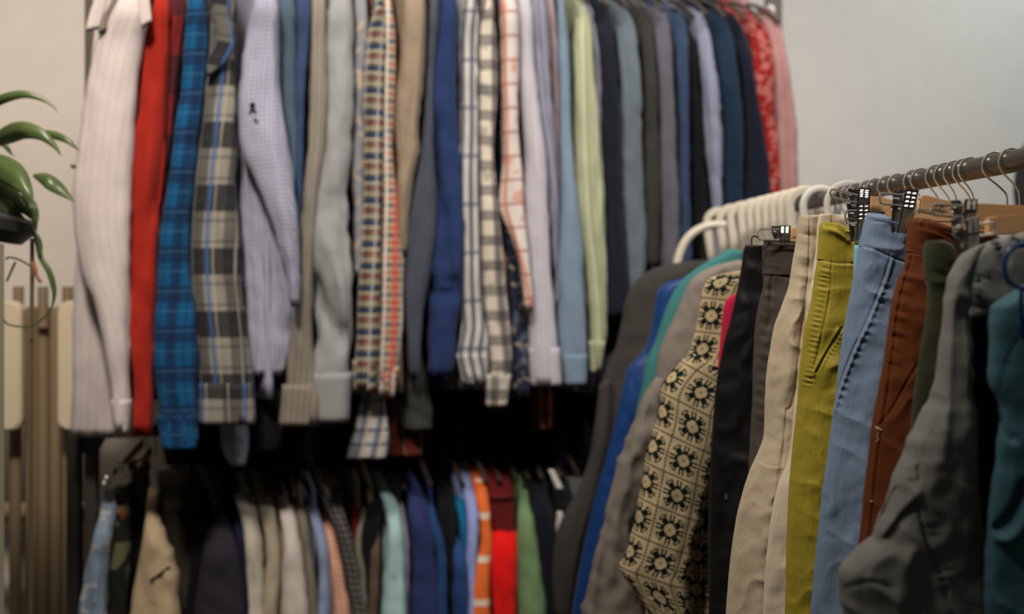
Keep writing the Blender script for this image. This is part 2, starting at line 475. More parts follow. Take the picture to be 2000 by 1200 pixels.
CL('dusty_lilac_cotton', (124, 122, 138))
CL('black_navy_wool', (24, 28, 40), wrink=.3)
CL('grey_blue_cotton', (104, 115, 122), [('u', .03, 0, .3, (98, 112, 124), .5)])
CL('charcoal_brown_wool', (56, 54, 52))
CL('mauve_grey_cotton', (100, 98, 108))
CL('slate_blue_cotton', (54, 72, 100))
CL('lilac_blue_cotton', (148, 152, 174))
CL('deep_teal_denim', (28, 48, 70))
CL('ink_navy_cotton', (22, 28, 46))
CL('red_floral', (164, 34, 34), [('n', 42, .52, (204, 128, 118), .75), ('n', 70, .6, (110, 16, 20), .7)])
CL('dusty_pink_cotton', (192, 148, 144), [('u', .03, 0, .35, (188, 128, 126), .6)])
CL('dark_green_grey_knit', (58, 62, 60), [('d', .012, .5, (84, 88, 82), .7)])
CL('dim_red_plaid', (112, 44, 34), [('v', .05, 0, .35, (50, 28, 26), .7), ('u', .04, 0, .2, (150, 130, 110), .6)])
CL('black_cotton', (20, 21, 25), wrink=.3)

def ysort(rows): return [(r[1], r[0]) for r in rows], [(r[2], r[0]) for r in rows]

def upper(label, cat, mat, rows, sh=False, cuff=None, hem=-.24, ds=0.0, extend=None, torso=True, T=.021, fold=.005, seed=1,
          group='shirts and jackets on the upper rail', name='shirt', collar=False, neck_z=.655, tw=.36, zoff=0.0, tmat=None, feat=(), wr=.0034):
    """rows: (y, left, right) of the near sleeve as the camera sees it; the body hangs behind it, square to the rail"""
    m = K[mat]
    L, R = ysort(rows)
    if extend: # run on downwards behind nearer things
        dy = extend-L[-1][1]
        L = L+[(L[-1][0]+dy*.02, extend)]; R = R+[(R[-1][0]+dy*.02, extend)]
    ytop = L[0][1]
    if not sh:
        cx = (L[0][0]+R[0][0])/2; w0 = (R[0][0]-L[0][0])/2
        L = [(cx-w0*.5-14, ytop-105)]+L; R = [(cx+w0*.5-14, ytop-105)]+R
        ytop -= 105
    mx = sum(l[0]+r[0] for l, r in zip(L, R))/(2*len(L))
    Ys = rack_depth(mx, -.17)+ds
    def dep(y): return Ys+.12*max(0.0, 1-(y-ytop)/85.0)**1.4
    L3 = [P(x, y, dep(y)) for x, y in L]; R3 = [P(x, y, dep(y)) for x, y in R]
    S = Vector(P(mx, ytop, Ys))
    # root at the hook on the rail
    hk = S-Vector((0, 0, S.z))+IN*.17
    t = thing(name, label, cat, (hk.x, hk.y, EYE+neck_z+zoff+.05), group)
    sl = loft('sleeve', L3, R3, T, m, t, N=30, M=44, fold=fold, lam=.03+.01*(seed % 3), seed=seed*7+3, wr=wr, drape=.004, feat=feat, tex0=(seed*.013, seed*.017))
    if cuff:
        n = len(L); yb = L[-1][1]
        yc = yb-cuff
        def atx(pts, y):
            p = curve_pts(pts, 60); i = np.argmin(abs(p[:, 1]-y)); return p[i]
        l0 = atx(L, yc); r0 = atx(R, yc); l1, r1 = L[-1], R[-1]
        def ex(l, r, k): 
            l, r = np.array(l, float), np.array(r, float); c = (l+r)/2; return tuple(c+(l-c)*k), tuple(c+(r-c)*k)
        a0, b0 = ex(l0, r0, 1.07); a1, b1 = ex(l1, r1, 1.06)
        down = (0, 2)
        loft('cuff', [P(*a0, Ys), P((a0[0]+a1[0])/2, (a0[1]+a1[1])/2, Ys), P(a1[0], a1[1]+2, Ys)], [P(*b0, Ys), P((b0[0]+b1[0])/2, (b0[1]+b1[1])/2, Ys), P(b1[0], b1[1]+2, Ys)],
             T*1.12, m, t, N=28, M=8, fold=fold*.5, seed=seed+90, wr=.001, capin=.02, p=3)
    if torso:
        zz = EYE+zoff
        S0 = Vector(P(mx, HZ, Ys)); S0.z = 0
        S0 = S0+IN*.02
        def q(a_, z): v = S0+IN*a_; return (v.x, v.y, z)
        hz = zz+hem
        nz = zz+neck_z
        near = [q(.13, nz), q(.05, nz-.035), q(.012, nz-.07), q(.012, nz-.2), q(.02, (nz+hz)/2), q(.012, hz)]
        far = [q(.21, nz), q(.29, nz-.035), q(tw-.02, nz-.07), q(tw, nz-.2), q(tw-.01, (nz+hz)/2), q(tw, hz)]
        loft('body', near, far, (.012, .014, .016, .018, .02), tmat or m, t, n=tuple(-RD), N=44, M=30, fold=.004, lam=.09, seed=seed*3+1, wr=.002, tex0=(.3, .1))
        if collar:
            mb = MB()
            cc = S0+IN*.17; ring = []
            pts = [cc+IN*(.045*math.cos(x))+RD*(.018*math.sin(x))+Vector((0, 0, nz+.005)) for x in np.linspace(0, 2*math.pi, 20, endpoint=False)]
            pt2 = [p+Vector((0, 0, .03))*1 for p in pts]; pt3 = [cc+Vector((0, 0, nz-.012))+(p-cc-Vector((0, 0, nz+.005)))*1.28 for p in pts]
            V = pts+pt2+pt3; n = 20
            Fc = [(i, (i+1) % n, n+(i+1) % n, n+i) for i in range(n)]+[(n+i, n+(i+1) % n, 2*n+(i+1) % n, 2*n+i) for i in range(n)]
            uv = [(math.atan2(i, 1)*.05, 0) for i in range(3*n)]
            o = mesh_obj('collar', [tuple(v) for v in V], Fc, m, t, uv=np.array([[(i % n)*.01, -.03*(i//n)] for i in range(3*n)]))
            sol = o.modifiers.new('thickness', 'SOLIDIFY'); sol.thickness = .003
    return t, sl, Ys

U = []
def up(*a, **k):
    k.setdefault('seed', len(U)+1); r = upper(*a, **k); U.append(r); return r

wt = up('white long-sleeved shirt hanging first at the left end of the upper rail', 'shirt', 'white_stripe_cotton',
   [(0, 222, 288), (90, 190, 277), (170, 174, 268), (250, 162, 262), (330, 150, 257), (400, 144, 253), (470, 148, 250), (520, 156, 249), (560, 168, 248), (600, 186, 249), (680, 203, 251), (740, 215, 252), (790, 222, 252), (845, 226, 251)],
   cuff=66, torso=False, T=.03, fold=.003)
# its body front, turned a little towards us
def xbody(root, mat, rows, Y, T=.02, **k):
    L, R = ysort(rows)
    return loft('body', [P(x, y, Y) for x, y in L], [P(x, y, Y) for x, y in R], T, K[mat], root, **k)
xbody(wt[0], 'white_stripe_cotton', [(-110, 195, 262), (-40, 180, 280), (60, 190, 285), (200, 168, 270), (400, 160, 262), (560, 148, 256), (700, 141, 256), (852, 137, 258)], wt[2]+.075, T=.022, N=60, M=50, fold=.004, lam=.05, seed=4, wr=.002)
for pts, w_ in (([(214, -60), (205, -20), (190, 25), (181, 62)], 15), ([(232, -50), (226, 0), (206, 38), (200, 66)], 9)):
    loft('collar', [P(x-w_, y, wt[2]-.035) for x, y in pts], [P(x+w_, y-6, wt[2]-.03) for x, y in pts], .004, K['khaki_fine_stripe'] if w_ == 9 else K['white_stripe_cotton'], wt[0], N=20, M=16, fold=.001, seed=2)
loft('collar', [P(x, y, wt[2]-.03) for x, y in [(262, -50), (268, 0), (276, 55)]], [P(x, y, wt[2]-.03) for x, y in [(282, -50), (292, 0), (297, 42)]], .005, K['white_stripe_cotton'], wt[0], N=20, M=16, fold=.001, seed=2)

up('brick red shirt hanging between the white shirt and a dark red plaid one', 'shirt', 'brick_red_twill',
   [(0, 306, 334), (60, 292, 333), (120, 280, 331), (180, 272, 326), (250, 262, 322), (330, 256, 320), (400, 253, 314), (500, 254, 306), (600, 259, 303), (700, 265, 302), (790, 262, 300), (850, 260, 300)], wr=.004, feat=[dict(k='groove', path=[(266, 208), (285, 222), (318, 246)], w=4, d=.007), dict(k='groove', path=[(320, 290), (312, 350), (302, 400), (290, 420)], w=7, d=.016), dict(k='ridge', path=[(296, 280), (294, 340), (286, 400)], w=9, d=.01), dict(k='groove', path=[(258, 560), (280, 580), (300, 600)], w=8, d=.01), dict(k='groove', path=[(262, 660), (285, 672), (300, 690)], w=6, d=.009)])
up('dark red plaid shirt squeezed between the brick red and blue plaid shirts', 'shirt', 'dark_red_plaid',
   [(0, 334, 362), (80, 326, 355), (160, 321, 347), (260, 316, 338), (350, 310, 330), (440, 303, 320), (540, 300, 312), (660, 292, 304)], ds=.02, T=.015)
up('bright blue plaid shirt with dark checks, its cuff hanging lowest of the left shirts', 'shirt', 'blue_plaid',
   [(0, 371, 404), (70, 362, 409), (150, 352, 402), (250, 340, 388), (350, 328, 379), (450, 316, 372), (540, 308, 371), (620, 299, 378), (700, 295, 386), (760, 299, 381), (820, 307, 386), (862, 316, 386), (876, 320, 384)], cuff=70, wr=.003)
gp = up('grey plaid flannel shirt with dark squares and thin blue lines', 'shirt', 'grey_plaid',
   [(0, 420, 462), (90, 412, 458), (170, 401, 462), (250, 392, 461), (350, 385, 462), (450, 376, 466), (550, 372, 470), (640, 378, 480), (720, 385, 488), (780, 388, 492), (826, 389, 495)], cuff=84, T=.028)
loft('collar', [P(x, y, gp[2]-.04) for x, y in [(418, -20), (418, 30), (424, 75), (405, 115), (402, 148)]], [P(x, y, gp[2]-.04) for x, y in [(440, -20), (448, 30), (457, 80), (452, 112), (412, 146)]], .006, K['grey_plaid'], gp[0], N=22, M=22, fold=.002, seed=3)
cs = up('pale blue finely checked shirt with a small dark logo on the chest', 'shirt', 'fine_blue_check',
   [(0, 496, 538), (60, 484, 541), (130, 476, 546), (220, 470, 552), (300, 474, 560), (350, 492, 566), (400, 514, 571), (450, 536, 575), (500, 552, 578), (550, 564, 580), (600, 568, 580)], T=.03, wr=.003, ds=-.03)
xbody(cs[0], 'fine_blue_check', [(-100, 500, 520), (0, 492, 536), (60, 480, 540), (130, 471, 544), (220, 463, 550), (320, 461, 560), (420, 464, 569), (520, 472, 576), (600, 482, 579), (660, 488, 575), (700, 490, 566), (733, 491, 554)], cs[2]+.055, T=.02, N=60, M=60, fold=.005, lam=.04, seed=14, wr=.003,
   feat=[dict(k='ridge', path=[(548, 500), (560, 560), (566, 620)], w=9, d=.014)])
bv = bvh_of(cs[1]); mb = MB()
for pl in ([(494, 200), (491, 208), (494, 214)], [(488, 205), (493, 207), (498, 205)], [(492, 214), (488, 222)], [(495, 214), (500, 221)], [(497, 232), (503, 240)]):
    mb.tube([on_surface(bv, x, y, .001, 2.45) for x, y in pl], .0028, 6)
mb.build('embroidered_logo', K['ink_navy_cotton'], cs[0])
up('slate blue denim shirt half hidden behind the finely checked shirt', 'shirt', 'washed_slate_denim',
   [(0, 540, 574), (100, 542, 577), (200, 548, 581), (300, 560, 583), (400, 572, 585), (520, 574, 584)], ds=.03, T=.016)
up('mid blue shirt between the slate denim and khaki striped shirts', 'shirt', 'mid_blue_cotton',
   [(0, 580, 612), (80, 582, 608), (160, 579, 601), (260, 579, 597), (350, 577, 595), (450, 574, 590), (550, 572, 583)], ds=.01, T=.016)
up('khaki grey finely striped shirt with its pale cuff showing below', 'shirt', 'khaki_fine_stripe',
   [(0, 614, 642), (100, 608, 639), (200, 603, 634), (320, 599, 628), (440, 591, 620), (560, 580, 608), (650, 569, 606), (740, 557, 612), (790, 551, 618), (830, 548, 618)], cuff=72)
up('plain pale grey shirt with a creased sleeve and wide buttoned cuff', 'shirt', 'pale_grey_cotton',
   [(0, 646, 690), (90, 639, 688), (200, 635, 684), (300, 629, 681), (380, 616, 677), (440, 606, 680), (520, 610, 689), (600, 619, 691), (660, 624, 689), (710, 612, 686), (760, 602, 683), (822, 598, 679)], cuff=88, T=.03, wr=.006, feat=[dict(k='groove', path=[(614, 540), (626, 590), (648, 640), (682, 664)], w=13, d=.03), dict(k='ridge', path=[(640, 470), (664, 540), (682, 610)], w=13, d=.014), dict(k='groove', path=[(632, 408), (650, 398), (664, 392)], w=7, d=.012), dict(k='groove', path=[(618, 560), (618, 640), (630, 690)], w=9, d=.014)])
up('grey shirt with faded beige flowers, beside the multicoloured plaid one', 'shirt', 'faded_floral_grey',
   [(0, 693, 719), (100, 690, 714), (220, 686, 708), (320, 678, 706), (420, 690, 710), (540, 692, 712)], ds=.02, T=.016)
up('multicoloured plaid shirt with cream, navy and dark red squares', 'shirt', 'multicolour_plaid',
   [(0, 732, 748), (60, 722, 751), (150, 712, 749), (250, 707, 746), (400, 704, 743), (500, 699, 741), (600, 692, 739), (700, 689, 738), (762, 690, 734)], cuff=58)
up('orange and white plaid shirt next to the multicoloured plaid one', 'shirt', 'orange_plaid',
   [(0, 748, 764), (100, 750, 769), (200, 750, 770), (300, 748, 768), (400, 745, 778), (500, 742, 783), (600, 741, 785), (700, 739, 781), (775, 741, 769)], cuff=54, T=.016)
up('blue and white checked cuff hanging lowest, under the multicoloured plaid sleeve', 'shirt', 'blue_white_check',
   [(640, 712, 738), (740, 709, 742), (790, 701, 750), (850, 690, 755), (896, 682, 752)], sh=True, ds=.05, torso=False)
up('tan suede-like shirt hanging between orange plaid and charcoal knit', 'shirt', 'tan_suede',
   [(0, 786, 830), (100, 779, 828), (200, 774, 821), (260, 776, 816), (300, 777, 820), (350, 778, 808), (420, 780, 798), (500, 782, 790)], ds=-.01, wr=.003)
up('charcoal blue knitted top with a narrow sleeve left of the navy shirt', 'sweater', 'charcoal_knit',
   [(0, 834, 853), (150, 828, 846), (280, 820, 845), (360, 807, 850), (430, 797, 850), (500, 792, 846), (580, 793, 836), (660, 798, 826), (742, 802, 822)], name='sweater')
up('royal navy shirt with a deep fold at the elbow, middle of the upper rail', 'shirt', 'royal_navy_cotton',
   [(0, 854, 890), (100, 850, 890), (200, 843, 893), (300, 841, 898), (380, 850, 902), (460, 847, 905), (540, 838, 902), (620, 834, 895), (734, 832, 886)], wr=.005, ds=.01, T=.03, feat=[dict(k='groove', path=[(838, 556), (862, 566), (890, 560)], w=12, d=.03), dict(k='ridge', path=[(838, 522), (862, 538), (894, 522)], w=8, d=.016), dict(k='groove', path=[(846, 240), (848, 300), (856, 370), (872, 420)], w=10, d=.02), dict(k='groove', path=[(862, 420), (870, 480), (866, 520)], w=10, d=.02)])
up('thin grey blue striped shirt right behind the royal navy sleeve', 'shirt', 'grey_blue_stripe',
   [(0, 890, 908), (120, 892, 906), (260, 896, 906), (420, 902, 912), (560, 900, 910)], ds=.02, T=.012)
up('navy and white striped shirt with a crumpled rolled cuff', 'shirt', 'navy_white_stripe',
   [(0, 908, 934), (80, 900, 936), (180, 896, 934), (300, 898, 936), (450, 900, 940), (560, 901, 943), (640, 903, 952), (690, 893, 950), (748, 906, 948)], wr=.006, cuff=62)
up('cream and black gingham shirt with large soft squares', 'shirt', 'cream_black_gingham',
   [(0, 944, 962), (70, 934, 968), (160, 931, 971), (300, 933, 966), (420, 935, 974), (520, 938, 988), (620, 946, 998), (700, 952, 1001), (748, 950, 996), (792, 950, 990)], cuff=60, ds=-.02)
up('dark navy floral shirt behind the black gingham sleeve', 'shirt', 'navy_floral',
   [(0, 966, 985), (200, 968, 992), (380, 972, 1000), (500, 984, 1015), (620, 992, 1028), (776, 1000, 1036)], ds=.03)
up('white shirt with faint orange plaid lines, above the floral cuff', 'shirt', 'white_orange_plaid',
   [(0, 976, 1006), (100, 981, 1011), (220, 985, 1015), (320, 984, 1020), (400, 978, 1024), (460, 996, 1030), (530, 1014, 1034), (610, 1026, 1037)], ds=-.02)
up('plain lilac white shirt with a wide clean cuff', 'shirt', 'lilac_white_cotton',
   [(0, 1008, 1034), (100, 1011, 1038), (200, 1014, 1048), (300, 1018, 1060), (400, 1022, 1070), (500, 1029, 1079), (600, 1034, 1086), (680, 1034, 1091), (752, 1037, 1096)], cuff=66, T=.024)
up('lilac grey striped shirt to the right of the lilac white one', 'shirt', 'lilac_grey_stripe',
   [(0, 1034, 1062), (120, 1042, 1074), (220, 1052, 1081), (320, 1066, 1084), (450, 1078, 1087), (600, 1084, 1092)], ds=.01, T=.014)
up('muted pink brown striped shirt left of the light blue one', 'shirt', 'pink_brown_stripe',
   [(0, 1064, 1084), (100, 1076, 1090), (220, 1081, 1094), (340, 1083, 1092), (480, 1085, 1091)], ds=.02, T=.012)
up('light blue shirt with a broad straight cuff, left of the pale green one', 'shirt', 'light_blue_chambray',
   [(0, 1092, 1102), (90, 1090, 1111), (180, 1092, 1116), (300, 1090, 1119), (400, 1088, 1126), (500, 1088, 1138), (600, 1090, 1143), (690, 1094, 1144), (750, 1100, 1143)], cuff=64, T=.022)
up('pale green striped shirt, the only green one on the upper rail', 'shirt', 'pale_green_stripe',
   [(4, 1124, 1146), (60, 1116, 1155), (150, 1117, 1161), (250, 1118, 1168), (350, 1122, 1175), (450, 1130, 1181), (540, 1142, 1185), (640, 1149, 1184), (727, 1152, 1172)], sh=True, cuff=60, T=.022)
RT = dict(sh=True, hem=-.26, collar=True)
up('dusty lilac shirt showing as a thin strip right of the pale green one', 'shirt', 'dusty_lilac_cotton',
   [(6, 1150, 1158), (80, 1154, 1168), (160, 1160, 1174), (300, 1166, 1180), (420, 1174, 1183), (560, 1182, 1188)], ds=.02, T=.012, **RT)
up('black navy jacket right of the pale green shirt', 'jacket', 'black_navy_wool',
   [(8, 1162, 1188), (70, 1164, 1198), (160, 1172, 1206), (260, 1176, 1211), (380, 1180, 1214), (500, 1184, 1224), (620, 1186, 1234)], name='jacket', **RT)
up('grey blue shirt with its shoulder seam lit, right of the black navy jacket', 'shirt', 'grey_blue_cotton',
   [(16, 1206, 1226), (70, 1202, 1243), (160, 1208, 1250), (260, 1212, 1252), (380, 1214, 1256), (480, 1220, 1260), (610, 1226, 1254)], **RT)
up('charcoal brown cardigan between the grey blue and mauve grey shirts', 'cardigan', 'charcoal_brown_wool',
   [(22, 1238, 1262), (70, 1247, 1275), (160, 1251, 1281), (260, 1253, 1284), (380, 1256, 1286), (520, 1262, 1288)], name='cardigan', **RT)
up('mauve grey shirt near the middle of the right half of the upper rail', 'shirt', 'mauve_grey_cotton',
   [(14, 1272, 1300), (70, 1276, 1311), (150, 1284, 1318), (260, 1287, 1321), (400, 1287, 1321), (530, 1290, 1326)], **RT)
up('slate blue shirt between the mauve grey and near-black shirts', 'shirt', 'slate_blue_cotton',
   [(28, 1312, 1334), (90, 1318, 1346), (180, 1322, 1348), (300, 1324, 1346), (440, 1326, 1346)], extend=520, **RT)
up('near-black shirt hidden between the slate blue and lilac blue shirts', 'shirt', 'black_cotton',
   [(30, 1338, 1352), (90, 1346, 1364), (200, 1350, 1374), (300, 1350, 1380), (440, 1348, 1386)], ds=.03, extend=520, **RT)
up('light lilac blue shirt, palest one in the right half of the upper rail', 'shirt', 'lilac_blue_cotton',
   [(26, 1346, 1370), (70, 1358, 1387), (150, 1368, 1397), (240, 1376, 1402), (320, 1382, 1406), (390, 1388, 1408)], extend=520, ds=-.01, T=.018, **RT)
dt = up('deep teal blue denim shirt with a lighter chest seam', 'shirt', 'deep_teal_denim',
   [(34, 1386, 1414), (80, 1394, 1433), (150, 1401, 1444), (250, 1408, 1449), (380, 1411, 1452)], extend=520, **RT)
up('ink navy jacket immediately left of the red floral shirt', 'jacket', 'ink_navy_cotton',
   [(36, 1412, 1440), (90, 1436, 1463), (160, 1448, 1477), (250, 1452, 1488), (370, 1454, 1500)], extend=500, name='jacket', **RT)
up('red floral shirt second from the right end of the upper rail', 'shirt', 'red_floral',
   [(26, 1438, 1468), (70, 1462, 1500), (150, 1474, 1512), (250, 1484, 1516), (365, 1496, 1524)], extend=500, wr=.004, **RT)
up('dusty pink shirt at the far right end of the upper rail', 'shirt', 'dusty_pink_cotton',
   [(18, 1480, 1504), (60, 1492, 1526), (130, 1508, 1542), (220, 1516, 1554), (300, 1518, 1560), (362, 1520, 1563)], extend=500, T=.026, **RT)
for i_, (x0, x1) in enumerate([(318, 420), (405, 500), (490, 600), (590, 700), (690, 800), (790, 900), (890, 1000), (990, 1110), (1100, 1200)]):
    up('black garment deep in the shade between the two rails', 'shirt', 'black_cotton', [(560, x0+14, x1-14), (640, x0+4, x1-4), (800, x0, x1), (880, x0-2, x1+2), (905+12*(i_ % 3), x0+4, x1-6)], sh=True, ds=.26, torso=False, T=.03, fold=.008, seed=60+i_, group='black garments behind the upper row', name='dark_garment')  # black cloths added only to make the gap between the rails dark
# longer sleeves and hems showing dimly under the row
DK = dict(sh=True, ds=.07, torso=False)
up('small blue striped cuff showing under the grey plaid sleeve', 'shirt', 'fine_blue_check', [(640, 440, 468), (780, 438, 474), (830, 434, 481), (870, 436, 482), (908, 452, 476)], **DK)
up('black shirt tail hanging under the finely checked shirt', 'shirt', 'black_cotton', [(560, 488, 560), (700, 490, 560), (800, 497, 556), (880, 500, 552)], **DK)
up('dark green grey knitted hem showing below the charcoal blue knit', 'sweater', 'dark_green_grey_knit', [(600, 782, 830), (720, 776, 838), (800, 774, 846), (838, 780, 842)], name='sweater', **DK)
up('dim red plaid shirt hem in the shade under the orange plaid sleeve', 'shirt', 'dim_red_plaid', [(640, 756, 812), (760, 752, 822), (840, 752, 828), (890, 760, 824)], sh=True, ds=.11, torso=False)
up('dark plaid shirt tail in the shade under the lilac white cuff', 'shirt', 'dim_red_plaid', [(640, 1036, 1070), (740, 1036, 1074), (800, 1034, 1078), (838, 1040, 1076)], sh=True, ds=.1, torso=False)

# wire hangers whose hooks show above the right-hand shirts
def hook_geo(mb, c, r, wr, ax, down=.03, right=.006, k=8, start=-0.35, dirx=1):
    """c: centre of the rail; ax: horizontal axis of the hook plane"""
    ax = Vector(ax); pts = []
    for an in np.linspace(start, math.pi+.35, 22):
        pts.append(Vector(c)+ax*(math.cos(an)*r*dirx)+Vector((0, 0, math.sin(an)*r)))
    e = Vector(c)+ax*(right*dirx)+Vector((0, 0, -down))
    a1 = Vector(c)+ax*(-r*.55*dirx)+Vector((0, 0, -down*.42))
    pts = pts+[a1, (a1+e)/2+ax*(.0*dirx), e, e+Vector((0, 0, -.014))]
    pts = [Vector(p) for p in curve_pts([tuple(p) for p in pts], 60)]
    mb.tube(pts, wr, k); return e+Vector((0, 0, -.014))

names = ['pale green striped shirt', 'black navy jacket', 'grey blue shirt', 'charcoal brown cardigan', 'mauve grey shirt', 'near-black shirt', 'light lilac blue shirt', 'deep teal blue shirt', 'ink navy jacket', 'red floral shirt', 'dusty pink shirt']
for nm_ in names:
    cand = [u for u in U if all(w_ in u[0]['label'] for w_ in nm_.replace('-', ' ').split()[:2]) or nm_.split(' shirt')[0].split(' jacket')[0].split(' cardigan')[0] in u[0]['label'].split(' hidden')[0]]
    cand = [u for u in U if u[0]['label'].startswith(nm_) or u[0]['label'].startswith(nm_.replace(' shirt', '').replace(' jacket', '').replace(' cardigan', ''))]
    if not cand: print('NOHANGER', nm_); continue
    r0 = cand[0][0]; x, y = r0.location.x, r0.location.y
    h = thing('clothes_hanger', 'slim dark hook hanger holding the '+nm_, 'hanger', (x, y, ZU), 'hangers on the upper rail')
    mb = MB(); e = hook_geo(mb, (x, y, ZU), .0155, .0016, -IN, down=.04, right=.004); mb.build('hook', M_dkgrey, h)
    mb = MB()
    arm = [e+IN*.155+Vector((0, 0, -.075)), e+IN*.1+Vector((0, 0, -.035)), e+Vector((0, 0, -.004)), e-IN*.1+Vector((0, 0, -.035)), e-IN*.155+Vector((0, 0, -.075))]
    mb.tube([Vector(p) for p in curve_pts([tuple(p) for p in arm], 24)], .0045, 8); mb.build('shoulder_bar', M_dkgrey, h)
# ================================================================== lower row of the long rack
CL('ripped_light_denim', (112, 130, 146), [('n', 26, .58, (170, 170, 166), .7), ('n', 60, .62, (70, 96, 122), .6)], wrink=.5, g=.62)
CL('green_camouflage', (30, 30, 26), [('n', 11, .5, (96, 100, 72), .9), ('n', 17, .6, (120, 66, 30), .8)], g=.78)
CL('khaki_drill', (176, 158, 128), wrink=.6, g=.78)
CL('dark_taupe_drill', (58, 52, 44), g=.78)
CL('charcoal_purple', (44, 42, 52), g=.78)
CL('deep_navy', (24, 28, 54), g=.78)
CL('ivory_cotton', (176, 170, 156), g=.62)
CL('beige_cotton', (156, 146, 128), g=.62)
CL('greige_cotton', (172, 166, 158), g=.62)
CL('wine_red', (104, 26, 32), g=.78)
CL('olive_grey', (112, 106, 94), g=.78)
CL('soft_blue_cotton', (128, 142, 172), g=.78)
CL('peach_check', (204, 160, 136), [('u', .012, 0, .2, (170, 110, 96), .7), ('v', .012, 0, .2, (170, 110, 96), .7)], g=.78)
CL('small_black_check', (112, 108, 104), [('u', .014, 0, .5, (34, 34, 38), .75), ('v', .014, 0, .5, (34, 34, 38), .75)], g=.78)
CL('maroon_cotton', (86, 20, 20), g=.78)
CL('brown_cotton', (84, 70, 58), g=.78)
CL('pale_aqua_cotton', (156, 188, 188), g=.78)
CL('grey_lilac', (120, 120, 134), g=.78)
CL('navy_blue_cotton', (40, 48, 90), g=.78)
CL('strong_blue_cotton', (32, 60, 106), g=.78)
CL('teal_cotton', (10, 100, 140), g=.78)
CL('periwinkle_cotton', (136, 150, 200), g=.78)
CL('orange_jersey', (212, 104, 46), [('v', .095, .012, .16, (222, 200, 176), .9)], g=.78, wrink=.5)
CL('bright_red_cotton', (200, 18, 14), g=.78)
CL('leaf_green_cotton', (102, 130, 90), g=.78)
CL('white_jersey', (186, 182, 176), g=.78)

def low(label, cat, mat, rows, name='shirt', ds=0.0, T=.02, **k):
    k.setdefault('fold', .0035)
    rows = list(rows); y, l, r = rows[-1]
    rows.append((1330, l-2, r+6))
    return up(label, cat, mat, rows, sh=True, ds=ds+.15, hem=-1.05, neck_z=-.40, zoff=0.0, name=name, T=T, extend=1500, group='clothes on the lower rail', **k)

low('washed light blue ripped jeans clipped at the left end of the lower rail', 'jeans', 'ripped_light_denim', [(955, 205, 226), (1000, 196, 224), (1050, 184, 218), (1110, 172, 212), (1200, 158, 204)], name='jeans', torso=False, ds=-.03)
low('black trousers with green camouflage patches beside the ripped jeans', 'trousers', 'green_camouflage', [(950, 226, 250), (1010, 224, 254), (1080, 216, 252), (1200, 210, 250)], name='trousers', torso=False)
low('khaki beige drill trousers with thigh pocket on the lower rail', 'trousers', 'khaki_drill', [(948, 290, 314), (1000, 284, 306), (1050, 276, 322), (1110, 264, 338), (1200, 254, 342)], name='trousers', torso=False, T=.03, ds=-.04, wr=.005, fold=.006)
low('black trousers between the camouflage and khaki ones', 'trousers', 'black_cotton', [(900, 250, 292), (1000, 246, 290), (1200, 238, 280)], name='trousers', torso=False, ds=.05)
low('dark taupe trousers right behind the khaki ones', 'trousers', 'dark_taupe_drill', [(920, 312, 360), (1000, 308, 366), (1100, 320, 384), (1200, 330, 392)], name='trousers', torso=False, ds=.06)
low('charcoal purple jacket in the dark part right of the khaki trousers', 'jacket', 'charcoal_purple', [(985, 410, 440), (1060, 402, 458), (1130, 392, 468), (1200, 384, 476)], name='jacket', T=.03)
low('black coat in front of the charcoal purple jacket', 'coat', 'black_cotton', [(930, 372, 398), (1000, 370, 404), (1100, 374, 400), (1200, 366, 392)], name='coat', ds=.03)
low('deep navy shirt immediately left of the ivory shirts', 'shirt', 'deep_navy', [(960, 448, 462), (1040, 464, 482), (1120, 472, 488), (1200, 470, 488)], T=.016)
low('ivory cotton shirt with a dark button, first of three pale ones', 'shirt', 'ivory_cotton', [(925, 452, 474), (980, 464, 494), (1040, 478, 508), (1120, 484, 516), (1200, 482, 516)], T=.024)
low('beige cotton shirt between the ivory and greige shirts', 'shirt', 'beige_cotton', [(930, 492, 520), (990, 508, 534), (1060, 522, 545), (1130, 520, 548), (1200, 516, 544)])
low('greige cotton shirt with a broad shoulder, third of three pale ones', 'shirt', 'greige_cotton', [(945, 530, 552), (1000, 544, 574), (1060, 552, 585), (1120, 546, 592), (1200, 545, 602)], T=.026)
low('wine red shirt showing as a thin line beside the greige shirt', 'shirt', 'wine_red', [(950, 560, 570), (1000, 572, 584), (1060, 582, 593), (1140, 590, 599)], T=.012, ds=.01)
low('olive grey shirt between the wine red and soft blue shirts', 'shirt', 'olive_grey', [(940, 566, 584), (1010, 582, 600), (1080, 594, 610), (1200, 604, 618)], T=.014)
low('soft blue shirt with a lit edge left of the peach checked one', 'shirt', 'soft_blue_cotton', [(950, 586, 606), (1000, 602, 622), (1060, 615, 638), (1120, 619, 641), (1200, 618, 642)])
low('peach checked shirt right of the soft blue one', 'shirt', 'peach_check', [(970, 612, 634), (1030, 634, 654), (1090, 644, 668), (1150, 650, 680), (1200, 654, 688)], T=.016)
low('black and grey small checked shirt crossing over the peach one', 'shirt', 'small_black_check', [(915, 602, 640), (970, 624, 660), (1030, 652, 680), (1090, 670, 692), (1150, 680, 700), (1200, 690, 710)], ds=-.01)
low('maroon shirt glowing dimly right of the small checked shirt', 'shirt', 'maroon_cotton', [(935, 676, 708), (1000, 684, 706), (1080, 692, 704), (1180, 700, 708)], ds=.02)
low('olive grey cardigan edge curving beside the maroon shirt', 'cardigan', 'olive_grey', [(955, 708, 720), (1010, 700, 712), (1070, 694, 706), (1150, 704, 714)], T=.01, name='cardigan')
low('black shirt between the grey cardigan edge and the brown shirt', 'shirt', 'black_cotton', [(935, 718, 742), (1000, 712, 744), (1080, 708, 728), (1200, 706, 722)], ds=.02)
